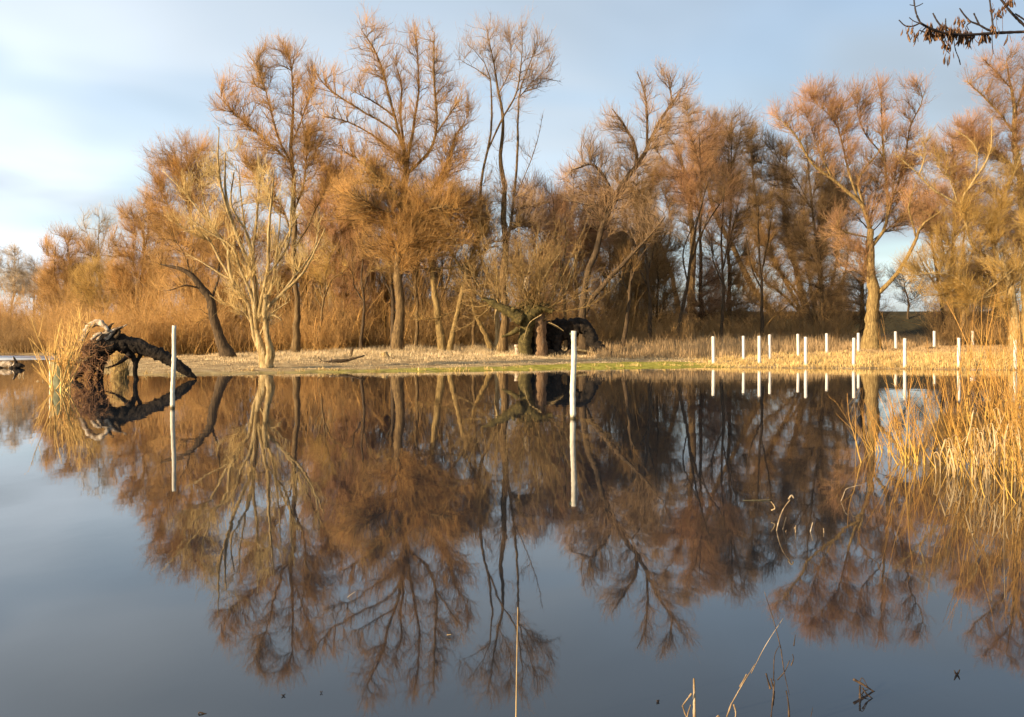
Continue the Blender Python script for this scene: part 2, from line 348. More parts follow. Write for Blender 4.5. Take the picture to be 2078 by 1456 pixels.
# ------------------------------------------------------------------ trees
MPP = lambda D: D / F
def tree(name, label, px, py, limbs, crown, bark, twig, D=None, seed=1, dens=.72, group=None, tw_r=1.0, tw_L=1.0, up=.55, depth=.5, K=16, cat='tree', lowcut=.35, droop=0.0, trs=.82, ls=.48, trunk_name='trunk'):
    """limbs: [(depth shift of the tip in m, [(photo x, y, radius px) ...])], the first is the trunk; crown: [(cx, cy, rx, ry, density)] in photo pixels.
    Every curve stands at its own distance, so the tree is a full solid tree."""
    g = rng(seed)
    if D is None: D = base_depth(px, py)
    X0 = (px - CX) / F * D; O = np.array([X0, D, float(gz(X0, D))]); mpp = MPP(D)
    root = thing(name, label, cat, O, group)
    curves = []; allp = None
    for li, (dy, pts) in enumerate(limbs):
        p = np.array([W(x, y, D) for x, y, *_ in pts]); r = np.array([q[2] if len(q) > 2 else np.nan for q in pts], float)
        if np.isnan(r).any(): r = np.interp(np.arange(len(r)), [0, len(r) - 1], [r[0] if not np.isnan(r[0]) else 5, 1.2])
        r = r * mpp * (np.linspace(trs, trs * .66, len(r)) if li == 0 else ls)
        d0 = 0.0
        if li == 0:
            p[0, 2] = O[2] - .12; r[0] *= 1.32
        else:
            k = np.argmin(((allp[:, [0, 2]] - p[0, [0, 2]]) ** 2).sum(1)); d0 = allp[k, 1] - D
            near = np.linalg.norm(allp[k, [0, 2]] - p[0, [0, 2]]) < 1.1
            if near: p[0] = allp[k]
        s = np.linspace(0, 1, len(p)); st_ = p[0].copy(); zb = p[0, 2]
        p = np.array([W(q[0], q[1], D + d0 + dy * t_ ** 1.2) for q, t_ in zip(pts, s)])
        if li == 0: p[0, 2] = zb
        elif near: p[0] = st_
        f = np.c_[p, r]; c = spline(f, K * 2 if li == 0 else K); ln = np.linalg.norm(c[-1, :3] - c[0, :3])
        wv_ = g.standard_normal((len(c), 3)); wv_ = (wv_ + np.roll(wv_, 1, 0) + np.roll(wv_, -1, 0)) / 3
        c[1:, :3] += wv_[1:] * np.minimum((.0045 if li == 0 else .013) * ln, .6 * np.maximum(c[1:, 3], .02))[:, None]
        c[:, 3] = np.maximum(c[:, 3], .006)
        curves.append(c); allp = c[:, :3] if allp is None else np.concatenate([allp, c[:, :3]])
    for li, c in enumerate(curves):
        m = MB(); m.tubes(c[:, :3], c[:, 3], 10 if c[0, 3] > .12 else 7, cap=True, bump=.06, g=g)
        m.build(trunk_name if li == 0 else 'limb', bark, root, O)
    # branches reach from the limbs to points spread through the crown
    m = MB()
    SP = []; ST = []; SR = []
    for li, c in enumerate(curves):
        k0 = int(len(c) * lowcut) if li == 0 else 2
        SP.append(c[k0:, :3]); ST.append(nrm(np.gradient(c[:, :3], axis=0))[k0:]); SR.append(c[k0:, 3])
    SP = np.concatenate(SP); ST = np.concatenate(ST); SR = np.concatenate(SR)
    TG = []; area = 0
    for e in crown:
        cx, cy, rx, ry = e[:4]; rx *= 1.12; ry *= 1.08; q = (e[4] if len(e) > 4 else 1.0) * dens; A = math.pi * rx * ry * mpp ** 2; area += A * q
        n = max(3, int(A * q * 9)); th = g.random(n) * 2 * math.pi; rr = np.sqrt(g.random(n))
        x = cx + rx * rr * np.cos(th); y = cy + ry * rr * np.sin(th); dd = (g.random(n) * 2 - 1) * depth * (rx + ry) * .6 * mpp * np.sqrt(1 - rr ** 2 * .7)
        X = W(x, y, D).T if False else np.stack([(x - CX) / F * D, np.full(n, D), CH - (y - HY) / F * D], -1); X = np.array([0, 0, CH]) + (X - [0, 0, CH]) * ((D + dd) / D)[:, None]; TG.append(X)
    if TG:
        TG = np.concatenate(TG); TG[:, 2] = np.maximum(TG[:, 2], O[2] + .35)
        dv = TG[:, None] - SP[None]; cost = np.linalg.norm(dv, axis=2) + 1.6 * np.maximum(0, .25 - dv[..., 2]) ; cost *= 1 + .35 * g.random(cost.shape)
        k = cost.argmin(1); A_ = SP[k]; v = TG - A_; le = np.linalg.norm(v, axis=1, keepdims=True)
        dirn = nrm(nrm(v) + .8 * ST[k] + .25 * g.standard_normal(v.shape)); C = A_ + dirn * le * .5
        s = np.linspace(0, 1, 8)[None, :, None]; P1 = (1 - s) ** 2 * A_[:, None] + 2 * s * (1 - s) * C[:, None] + s ** 2 * TG[:, None]
        j = g.standard_normal(P1.shape) * (.025 * le)[:, :, None]; j[:, 0] = 0; P1 = P1 + j
        r0 = np.minimum(.6 * SR[k], .008 * le[:, 0] + .007); R1 = r0[:, None] + (.005 - r0)[:, None] * np.linspace(0, 1, 8)[None]
        m.tubes(P1, R1 * 1.25, 4, 0, .35, mi=1)
        up_c = np.stack([spline(c, 8) for c in curves[1:]]) if len(curves) > 1 else np.stack([spline(curves[0][int(len(curves[0]) * .6):], 8)])
        P2, R2 = spawn(P1, R1, int(area * 40), g, (.6 * tw_L, 1.7 * tw_L), (12, 52), up * 1.25, 5, (.011 * tw_r, .005 * tw_r), (.1, 1), jit=.2, droop=droop)
        nb = len(P2) // 4; m.tubes(P2[:nb], R2[:nb] * 1.6, 3, .2, .6, mi=1); m.tubes(P2[nb:], R2[nb:], 3, .2, .6)
        P3, R3 = spawn(P2, R2, int(area * 195), g, (.4 * tw_L, 1.2 * tw_L), (12, 58), up * 1.05, 3, (.0063 * tw_r, .0034 * tw_r), (.05, 1), jit=.19, droop=droop)
        m.tubes(P3, R3, 3, .4, 1)
        P4, R4 = spawn(P1, R1, int(area * 100), g, (.4 * tw_L, 1.2 * tw_L), (15, 65), up * 1.1, 3, (.0066 * tw_r, .0034 * tw_r), (.1, 1), jit=.19, droop=droop)
        m.tubes(P4, R4, 3, .3, 1)
        P5, R5 = spawn(up_c[..., :3], up_c[..., 3], int(area * 14), g, (.3, .9), (30, 75), up * .7, 4, (.010 * tw_r, .005 * tw_r), (.25, 1))
        m.tubes(P5, R5, 3, .2, 1)
        m.build('crown', [twig, bark], root, O)
    return root
#TREES#
BW = 'bare trees along the far bank'
tree('willow_tree', 'pale many-stemmed bare willow fanning out at the water edge', 542, 747, [
 (.1, [(542, 749, 15), (533, 715, 13), (525, 690, 11), (520, 668, 9)]),
 (.8, [(530, 742, 8), (518, 690, 7), (506, 623, 6.5), (465, 561, 6), (460, 503, 5.5), (448, 484, 5), (410, 436, 4), (371, 388, 3), (328, 344, 1.2)]),
 (-.6, [(521, 672, 8), (506, 541, 7), (472, 455, 6), (458, 392, 4.5), (457, 311, 2)]),
 (-.9, [(472, 455, 5), (446, 368, 4), (444, 258, 1.5)]),
 (.6, [(430, 455, 4), (414, 410, 3.2), (408, 364, 1.5)]),
 (1.2, [(525, 660, 6.5), (511, 537, 5.5), (516, 474, 5), (525, 368, 3.5), (523, 301, 1.4)]),
 (-1.2, [(536, 660, 6.5), (543, 537, 5.5), (547, 455, 4.5), (556, 340, 1.5)]),
 (.5, [(540, 650, 6), (549, 585, 5), (564, 522, 4.5), (612, 426, 1.8)]),
 (-.8, [(535, 645, 6.5), (568, 599, 5.5), (621, 546, 4.5), (660, 465, 1.8)]),
 (.3, [(557, 540, 4), (566, 470, 3), (570, 400, 1.3)]),
 (1.2, [(528, 650, 5), (520, 560, 4), (500, 480, 3.5), (490, 400, 2.5), (484, 335, 1)]),
 (.5, [(461, 560, 3.5), (420, 540, 2.5), (376, 513, 1)]),
 (-.5, [(521, 690, 4), (548, 640, 3), (590, 610, 1)]),
 (-.3, [(554, 749, 20), (549, 720, 15), (542, 692, 12), (536, 660, 10), (541, 600, 8)]),
 (-.6, [(520, 620, 6), (488, 545, 5), (470, 500, 4.4), (420, 470, 3), (380, 440, 1.6)]), (.4, [(545, 560, 5), (585, 500, 4), (590, 420, 3), (600, 350, 1.6)]), (.6, [(470, 560, 4.5), (432, 505, 4), (408, 470, 3), (372, 470, 1.6)]),
 (-.6, [(512, 560, 5), (500, 470, 4), (470, 420, 3.4), (475, 350, 1.8)]), (.5, [(570, 600, 5), (600, 560, 4), (640, 500, 3), (648, 430, 1.6)]),
 (-.4, [(535, 660, 4), (552, 640, 4), (572, 650, 2)]), (.3, [(530, 690, 4), (512, 660, 4), (500, 640, 2)]),
], [(400, 420, 60, 60, .32), (460, 400, 50, 100, .3), (540, 430, 60, 90, .3), (610, 500, 50, 60, .35), (520, 600, 70, 60, .5), (520, 520, 70, 60, .35)],
 M['bark_pale'], T['palegold'], seed=11, tw_L=.8, ls=.58)

tree('tall_tree', 'tall slim tree with a dark straight trunk and high orange crown behind the fanned willow', 599, 718, [
 (.4, [(599, 718, 9.5), (603, 640, 8), (597, 520, 7.5), (594, 400, 7), (592, 300, 6), (595, 210, 4), (590, 125, 1.5)]),
 (-1.2, [(594, 330, 5), (562, 275, 4.5), (553, 240, 4), (540, 190, 2.6), (520, 130, 1.2)]),
 (1.0, [(592, 330, 4.5), (545, 290, 4), (487, 240, 3), (438, 190, 1.2)]),
 (-.8, [(600, 430, 4), (617, 370, 3.6), (621, 296, 3), (612, 235, 1.2)]),
 (.8, [(594, 290, 3.5), (622, 215, 2.6), (640, 160, 1.2)]),
 (-.8, [(596, 480, 4), (560, 400, 3), (515, 350, 1.2)]),
 (1.2, [(597, 500, 4), (640, 430, 3), (665, 370, 1.2)]),
], [(565, 160, 70, 62, .75), (470, 215, 42, 50, .55), (620, 240, 40, 85, .7), (545, 280, 90, 70, .7), (600, 350, 75, 60, .8), (540, 380, 70, 50, .7), (650, 330, 50, 70, .6), (560, 115, 40, 25, .5)],
 M['bark_brown'], T['orange'], seed=12)

tree('leaning_tree', 'dark trunk leaning towards the fallen root plate, bent over at the top', 465, 727, [
 (-.6, [(465, 729, 13), (443, 680, 10.5), (432, 640, 10), (425, 605, 10), (412, 590, 9), (395, 565, 8), (370, 548, 6), (328, 538, 2)]),
 (.5, [(428, 615, 5.5), (440, 575, 4.5), (446, 530, 3), (440, 480, 1.3)]),
 (-.9, [(412, 590, 5), (380, 580, 3.5), (345, 590, 1.4)]),
 (.8, [(395, 567, 4), (375, 520, 3), (350, 480, 1.2)]),
], [(345, 545, 45, 35, .6), (400, 540, 40, 35, .5), (440, 500, 35, 50, .5), (370, 480, 50, 50, .6), (410, 640, 30, 30, .2)],
 M['bark_dark'], T['orange'], seed=13, trs=1.0)

tree('bank_tree', 'stout grey trunk with a thin side stem standing on the pale grass bank', 688, 709, [
 (.3, [(689, 709, 12.5), (677, 640, 10.5), (668, 590, 9), (655, 545, 7), (640, 500, 5), (622, 440, 1.5)]),
 (-.7, [(669, 592, 5.5), (681, 540, 4.5), (690, 470, 3), (672, 390, 1.3)]),
 (.5, [(672, 640, 5), (656, 610, 4.5), (645, 560, 3.5), (640, 510, 1.2)]),
 (.8, [(660, 560, 4), (690, 510, 3), (720, 450, 1.2)]),
], [(640, 440, 50, 60, .7), (695, 420, 55, 70, .75), (700, 510, 50, 55, .6), (640, 540, 40, 40, .5), (720, 600, 30, 50, .35)],
 M['bark_grey'], T['gold'], seed=14)

tree('slanting_tree', 'thin slanting trunk between the slim tall tree and the stout grey trunk', 660, 694, [
 (.3, [(661, 694, 7), (640, 665, 6), (622, 635, 4.5), (612, 600, 3), (606, 550, 1.2)]),
 (-.4, [(622, 635, 3), (600, 610, 2), (585, 580, 1)]),
], [(605, 580, 35, 40, .6), (640, 600, 30, 35, .5)], M['bark_gold'], T['gold'], seed=15)

tree('broken_tree', 'thin broken dark trunk with a ragged top in the thicket', 752, 690, [
 (.1, [(751, 692, 4.5), (755, 640, 4.5), (757, 590, 5), (755, 568, 5.5), (753, 556, 2)]),
 (.2, [(756, 600, 2), (770, 570, 1.6), (775, 545, .8)]),
], [(757, 575, 16, 14, .9), (770, 620, 22, 30, .35)], M['bark_dark'], T['brown'], seed=16, lowcut=.6)

tree('giant_willow', 'broadest and tallest golden willow, its limbs spreading high above the bank', 806, 716, [
 (.5, [(806, 717, 15), (812, 650, 13), (808, 560, 12), (812, 480, 11), (818, 400, 11), (824, 335, 9), (818, 290, 6)]),
 (-.8, [(823, 330, 7.5), (806, 258, 6), (785, 172, 5), (761, 103, 3.5), (733, 62, 1.2)]),
 (-1.2, [(800, 240, 4), (757, 206, 3), (728, 192, 1.2)]),
 (.8, [(812, 300, 5), (813, 220, 4.5), (816, 178, 3.5), (806, 140, 1.3)]),
 (1.2, [(824, 335, 6), (840, 260, 5.5), (850, 189, 4.5), (847, 120, 3), (845, 60, 1.1)]),
 (-1.4, [(824, 360, 6.5), (875, 300, 6), (885, 261, 5), (881, 155, 4), (881, 66, 1.1)]),
 (-1.8, [(885, 268, 4), (909, 237, 3), (930, 207, 1.2)]),
 (1.2, [(820, 430, 6), (870, 390, 5), (905, 336, 4.5), (923, 281, 3.5), (942, 250, 1.2)]),
 (1.5, [(820, 325, 5.5), (806, 275, 4.8), (737, 227, 4), (658, 172, 3), (636, 140, 1.1)]),
 (-1.2, [(818, 330, 4.5), (751, 271, 3.6), (703, 247, 2.8), (655, 236, 1.1)]),
 (2.0, [(818, 420, 5), (748, 343, 4), (694, 305, 1.2)]),
 (-2.2, [(818, 440, 5.5), (772, 426, 4.5), (735, 405, 1.4)]),
 (-2.0, [(815, 470, 5), (860, 430, 4), (900, 420, 1.4)]),
], [(757, 115, 45, 66, .6), (850, 105, 38, 50, .55), (882, 140, 30, 76, .45), (800, 190, 55, 62, .7), (905, 235, 55, 65, .85), (672, 175, 46, 38, .5), (720, 255, 60, 45, .5), (800, 290, 80, 60, .7),
  (850, 360, 90, 70, 1.0), (760, 400, 80, 60, .6), (880, 420, 75, 60, .9), (800, 480, 80, 60, .6), (930, 330, 45, 60, .8), (700, 420, 60, 50, .4), (860, 490, 90, 60, .8), (955, 440, 50, 60, .8), (790, 330, 60, 50, .6)],
 M['bark_brown'], T['orange'], seed=17, D=62)

tree('straight_tree', 'pale straight trunk standing beside the leaning yellow trunk', 897, 716, [
 (.2, [(898, 717, 10), (888, 640, 9), (880, 580, 8.5), (873, 530, 7.5), (868, 480, 6), (862, 425, 1.6)]),
 (-.5, [(873, 530, 3.5), (855, 490, 2.6), (840, 455, 1.1)]), (.5, [(875, 545, 3.5), (900, 500, 2.6), (915, 450, 1.1)]),
], [(862, 450, 55, 50, .7), (900, 480, 40, 40, .5)], M['bark_gold'], T['gold'], seed=18, lowcut=.5)

tree('bowed_tree', 'trunk leaning one way and bowing back in a long mossy yellow bough', 910, 716, [
 (.2, [(910, 717, 8), (918, 680, 7.5), (928, 640, 7), (938, 590, 7), (946, 556, 6.5), (940, 535, 5)]),
 (-2.0, [(946, 556, 5.5), (913, 511, 5), (869, 461, 4.5), (836, 427, 4), (780, 372, 3), (725, 322, 1.2)]),
 (-1.2, [(942, 543, 4), (870, 546, 3.2), (800, 540, 2.4), (748, 551, 1)]),
 (.8, [(944, 548, 4), (965, 500, 3.2), (985, 440, 1.2)]),
 (-.8, [(930, 630, 3), (890, 645, 2.2), (850, 650, 1)]),
], [(900, 470, 90, 50, .9), (830, 410, 80, 50, .8), (970, 470, 50, 60, .8), (840, 560, 70, 30, .35), (890, 640, 60, 22, .35), (760, 370, 50, 40, .7)],
 M['bark_gold'], T['olive'], seed=19)

tree('small_leaning_tree', 'short bare trunk leaning towards the pale pair of trunks', 1000, 712, [
 (.2, [(1000, 713, 8.5), (990, 690, 7.5), (978, 665, 7), (962, 630, 6), (955, 600, 4), (950, 560, 1.5)]),
 (.3, [(962, 632, 3), (985, 600, 2.4), (1000, 560, 1.1)]),
], [(950, 580, 40, 40, .6), (995, 580, 35, 35, .5)], M['bark_gold'], T['olive'], seed=20, lowcut=.6)
tree('short_tree', 'short upright trunk with a sunlit foot beside the mossy pollard', 1012, 715, [
 (.1, [(1012, 716, 8.5), (1010, 680, 7.5), (1008, 640, 7), (1012, 600, 4), (1020, 560, 1.5)]),
 (.3, [(1009, 655, 3), (990, 630, 2.2), (975, 610, 1)]),
], [(1010, 590, 40, 40, .7), (985, 640, 28, 24, .4)], M['bark_pale'], T['olive'], seed=21, lowcut=.6)

tree('slender_tree', 'three-stemmed slender tree with a thin airy crown beside the giant willow', 1018, 702, [
 (.2, [(1022, 705, 10), (1024, 600, 9), (1023, 500, 8.5), (1021, 429, 8), (1019, 326, 6), (1021, 258, 5), (1012, 189, 4), (1002, 130, 3), (988, 66, 1)]),
 (-.8, [(1022, 610, 8), (990, 560, 7), (968, 500, 6.5), (971, 429, 6), (981, 343, 5), (995, 275, 4.5), (998, 206, 3.5), (988, 137, 2.4), (960, 100, 1)]),
 (-1.4, [(990, 300, 4), (1019, 240, 4), (1046, 192, 3.5), (1057, 137, 2.6), (1060, 62, 1)]),
 (1.2, [(1023, 520, 6), (1040, 419, 5.5), (1050, 309, 5), (1050, 240, 4), (1053, 192, 3), (1075, 130, 2), (1090, 90, .9)]),
 (1.6, [(1052, 192, 2.8), (1091, 161, 2), (1138, 166, .9)]),
 (1.5, [(1045, 400, 2.2), (1072, 340, 1.8), (1092, 280, 1.4), (1101, 232, .8)]),
 (-.5, [(1000, 170, 2.2), (965, 140, 1.6), (938, 125, .8)]),
 (.5, [(1012, 190, 2.2), (1035, 140, 1.6), (1035, 90, .8)]),
], [(990, 110, 54, 54, .55), (1062, 115, 52, 58, .5), (1105, 165, 38, 24, .5), (1020, 250, 45, 60, .18), (1050, 450, 60, 60, .7), (985, 430, 50, 60, .6), (1035, 350, 40, 50, .25), (1030, 170, 50, 40, .25)],
 M['bark_brown'], T['pink'], seed=22, D=63, lowcut=.45)

tree('leaning_poplar', 'tall tree rising slantwise from behind the black fallen trunk', 1184, 690, [
 (1.0, [(1186, 700, 8.5), (1182, 640, 8), (1209, 508, 7), (1250, 395, 6.5), (1295, 331, 6), (1327, 268, 4.5), (1367, 204, 3), (1384, 178, 1.2)]),
 (-.8, [(1295, 331, 4.5), (1290, 300, 4), (1268, 259, 3), (1243, 222, 1.2)]),
 (.8, [(1309, 305, 3.6), (1313, 236, 3), (1308, 191, 2.2), (1293, 146, 1)]),
 (.5, [(1365, 208, 2.4), (1360, 180, 1.8), (1353, 148, .9)]),
 (-1.2, [(1250, 395, 4), (1204, 335, 3), (1162, 345, 1.2)]),
 (-1.0, [(1190, 640, 7), (1222, 580, 6), (1268, 530, 4.5), (1328, 468, 2), (1350, 440, 1)]),
 (1.0, [(1240, 420, 4), (1285, 370, 3), (1300, 390, 1.2)]),
], [(1228, 265, 44, 40, .5), (1305, 200, 26, 50, .36), (1372, 172, 40, 40, .45), (1290, 300, 62, 45, .6), (1205, 350, 55, 52, .6), (1352, 255, 45, 50, .5), (1250, 420, 60, 50, .6), (1175, 400, 40, 50, .6), (1330, 470, 40, 35, .3)],
 M['bark_dark'], T['pink'], seed=23, D=64.5, lowcut=.3, trs=1.0, ls=.85)

tree('forked_tree', 'upright dark tree whose trunk forks low over the row of brush', 1403, 669, [
 (.3, [(1402, 670, 11), (1403, 600, 9.5), (1405, 520, 8.5), (1405, 460, 8), (1400, 400, 7), (1390, 350, 6), (1378, 310, 4.5), (1352, 272, 1.4)]),
 (-.7, [(1404, 420, 5.5), (1411, 340, 4.5), (1402, 280, 3), (1395, 225, 1.1)]),
 (.9, [(1404, 410, 5), (1432, 330, 4), (1450, 260, 1.3)]),
 (-.8, [(1390, 350, 3.6), (1360, 340, 2.6), (1335, 310, 1.1)]),
], [(1392, 260, 48, 55, .7), (1445, 270, 45, 48, .65), (1410, 340, 60, 50, .7), (1345, 330, 42, 50, .5), (1400, 440, 50, 50, .4)],
 M['bark_brown'], T['pink'], seed=24)

tree('slanted_tree', 'long trunk slanting up from the dark bush willow across the upright forked tree', 1600, 672, [
 (-1.0, [(1602, 674, 10), (1560, 630, 9), (1520, 570, 8), (1490, 510, 7), (1460, 450, 7), (1437, 390, 6), (1420, 340, 4.5), (1402, 295, 1.4)]),
 (-1.2, [(1437, 395, 4), (1450, 372, 3.4), (1482, 354, 1.3)]),
 (.8, [(1455, 440, 4), (1475, 370, 3), (1480, 290, 1.2)]),
 (.5, [(1490, 510, 3.4), (1450, 490, 2.4), (1425, 450, 1)]),
 (-.6, [(1520, 570, 3.4), (1500, 530, 2.6), (1535, 500, 1)]),
], [(1470, 300, 42, 50, .55), (1490, 370, 45, 40, .5), (1420, 330, 40, 40, .5), (1530, 480, 45, 40, .5), (1440, 470, 40, 40, .4)],
 M['bark_brown'], T['rose'], seed=25)

tree('thin_tree', 'thin dark trunk slanting away from the forked tree', 1386, 668, [
 (.6, [(1387, 670, 8), (1372, 600, 6.5), (1348, 520, 5.5), (1318, 450, 4.5), (1285, 390, 3), (1270, 340, 1.2)]),
 (.5, [(1350, 525, 3), (1362, 460, 2.4), (1350, 400, 1)]),
 (-.5, [(1318, 452, 2.6), (1320, 390, 2), (1330, 340, 1)]),
], [(1290, 400, 45, 55, .7), (1345, 410, 42, 55, .7), (1320, 490, 40, 40, .5)], M['bark_dark'], T['brown'], seed=26)

tree('bush_willow', 'dark willow of many stems spreading from one dense base', 1648, 678, [
 (.3, [(1648, 680, 16), (1640, 640, 12), (1625, 590, 9), (1610, 530, 7), (1594, 453, 5.5), (1596, 320, 1.5)]),
 (-1.2, [(1640, 660, 8), (1600, 580, 7), (1553, 490, 6), (1530, 372, 4.5), (1524, 285, 1.3)]),
 (1.2, [(1652, 660, 8), (1660, 590, 7), (1666, 527, 6), (1669, 400, 4.5), (1671, 270, 1.3)]),
 (-1.6, [(1655, 675, 7), (1685, 620, 6), (1712, 560, 4.5), (1725, 490, 1.4)]),
 (1.6, [(1645, 650, 6), (1590, 600, 5), (1540, 560, 3), (1510, 510, 1.2)]),
 (-1.8, [(1612, 540, 4.5), (1598, 503, 4), (1635, 462, 3), (1660, 442, 1.2)]),
 (.5, [(1650, 650, 6), (1640, 540, 5), (1632, 430, 3.5), (1640, 330, 1.2)]),
 (-1.0, [(1646, 660, 6), (1620, 600, 5), (1575, 540, 4), (1560, 440, 2.6), (1575, 360, 1.1)]),
 (1.0, [(1656, 660, 6), (1690, 570, 5), (1700, 460, 3), (1690, 370, 1.2)]),
 (-1.0, [(1640, 668, 5), (1590, 640, 4), (1540, 620, 2.6), (1500, 590, 1.1)]),
], [(1525, 300, 34, 50, .6), (1595, 330, 40, 50, .6), (1640, 400, 60, 70, .8), (1560, 420, 55, 70, .8), (1700, 460, 40, 80, .8), (1590, 520, 80, 60, 1.0), (1670, 560, 60, 60, 1.0), (1600, 610, 90, 40, .8), (1700, 620, 45, 40, .9), (1540, 560, 45, 50, .9), (1640, 500, 70, 60, 1.0), (1650, 620, 70, 40, 1.0), (1600, 450, 60, 60, .7)],
 M['bark_dark'], T['brown'], seed=27, lowcut=.2)

tree('old_willow', 'old willow with a thick pale trunk and wide rosy crown behind the white posts', 1768, 706, [
 (.2, [(1768, 707, 17), (1769, 660, 14.5), (1772, 620, 14), (1774, 588, 14.5), (1768, 561, 12), (1766, 510, 11), (1767, 465, 9)]),
 (-1.0, [(1767, 475, 9), (1748, 417, 8), (1709, 378, 6.5), (1647, 330, 5), (1613, 272, 3.8), (1585, 245, 1.3)]),
 (.8, [(1758, 435, 6), (1728, 368, 5), (1709, 296, 4), (1695, 248, 2.8), (1658, 212, 1.1)]),
 (-.8, [(1755, 430, 5), (1745, 360, 4), (1775, 320, 3), (1795, 290, 1.2)]),
 (1.5, [(1770, 505, 8), (1791, 473, 7), (1800, 407, 6), (1793, 300, 4.5), (1788, 190, 1.3)]),
 (-1.4, [(1778, 600, 11), (1800, 580, 9.5), (1829, 546, 8), (1858, 493, 7), (1868, 460, 5.5), (1908, 430, 2.5), (1930, 410, 1.2)]),
 (-.6, [(1798, 420, 5), (1835, 330, 4), (1849, 253, 3), (1873, 200, 2), (1860, 165, 1)]),
 (.5, [(1795, 320, 3.5), (1750, 260, 2.6), (1735, 200, 1.1)]),
 (-1.4, [(1766, 478, 3.6), (1735, 476, 3), (1704, 463, 2.2), (1701, 445, 1.2)]),
 (1.0, [(1690, 365, 3.6), (1660, 300, 2.6), (1640, 240, 1.2)]),
 (-.6, [(1800, 440, 4), (1815, 370, 3), (1820, 310, 1.2)]),
 (-1.6, [(1862, 480, 4), (1845, 420, 3), (1860, 370, 1.2)]),
], [(1630, 235, 62, 52, .75), (1735, 215, 62, 42, .7), (1800, 225, 42, 55, .6), (1865, 200, 24, 42, .5), (1690, 285, 65, 50, .75), (1765, 310, 80, 60, .7), (1850, 310, 45, 60, .6), (1815, 410, 62, 55, .7), (1715, 470, 42, 45, .6), (1890, 430, 36, 36, .6), (1680, 200, 60, 30, .6), (1730, 540, 36, 40, .4)],
 M['bark_gold'], T['rose'], seed=28, D=67.5, trs=1.0)

tree('twisted_willow', 'golden willow with bare pale twisting limbs standing next to the last white posts', 2060, 694, [
 (.2, [(2062, 697, 14), (2058, 640, 13), (2050, 580, 11), (2030, 535, 9), (2000, 520, 7)]),
 (-.6, [(2005, 522, 7), (1983, 510, 6.5), (1956, 440, 6), (1950, 412, 5.5), (1974, 369, 5), (2007, 311, 3.6), (2013, 240, 1.3)]),
 (-1.0, [(1950, 412, 4.8), (1897, 388, 4.4), (1858, 349, 3.2), (1813, 308, 1.3)]),
 (-.8, [(1866, 356, 3.4), (1877, 311, 2.6), (1872, 280, 1.1)]),
 (.8, [(1974, 369, 3.4), (1978, 296, 2.6), (1932, 260, 1.1)]),
 (.8, [(2030, 530, 5), (2012, 465, 5), (2031, 407, 4.5), (2060, 345, 3.4), (2078, 295, 1.3)]),
 (-1.5, [(2050, 590, 5), (1993, 604, 4), (1935, 561, 3), (1871, 556, 1.2)]),
 (-1.0, [(1990, 606, 3), (2030, 570, 2.6), (2068, 538, 1)]),
 (-.8, [(1940, 400, 3), (1930, 370, 2.4), (1905, 340, 1.1)]),
 (1.0, [(1960, 450, 4), (1930, 500, 3), (1900, 560, 1.4)]),
 (-1.0, [(2045, 600, 4), (2075, 540, 3.4), (2090, 460, 1.4)]),
], [(1900, 550, 70, 50, .9), (1960, 480, 62, 62, .9), (2040, 500, 55, 80, .9), (1990, 360, 50, 55, .4), (1885, 330, 45, 45, .35), (2050, 400, 45, 60, .7), (1970, 605, 70, 32, .7), (1920, 610, 60, 30, .5), (2040, 600, 40, 50, .7)],
 M['bark_pale'], T['gold'], seed=29, D=66)

tree('edge_tree', 'tallest rosy tree rising behind the twisted golden willow', 2086, 690, [
 (.5, [(2088, 695, 14), (2082, 500, 12), (2062, 300, 9), (2052, 190, 5), (2042, 125, 1.5)]),
 (-.8, [(2056, 270, 4.5), (2005, 205, 3.4), (1962, 165, 1.2)]), (.8, [(2055, 230, 4), (2085, 150, 3), (2100, 100, 1.2)]),
 (1.0, [(2066, 340, 5), (2010, 300, 3.6), (1965, 265, 1.3)]), (-.9, [(2050, 180, 3), (2015, 140, 2), (1995, 120, 1)]),
], [(2035, 140, 52, 36, .7), (1988, 170, 36, 26, .6), (2055, 220, 60, 55, .85), (2015, 285, 62, 48, .9), (1960, 280, 40, 36, .8), (2065, 340, 50, 60, .9), (2085, 130, 40, 40, .7), (2060, 450, 40, 60, .6)],
 M['bark_gold'], T['rose'], seed=30, D=76)

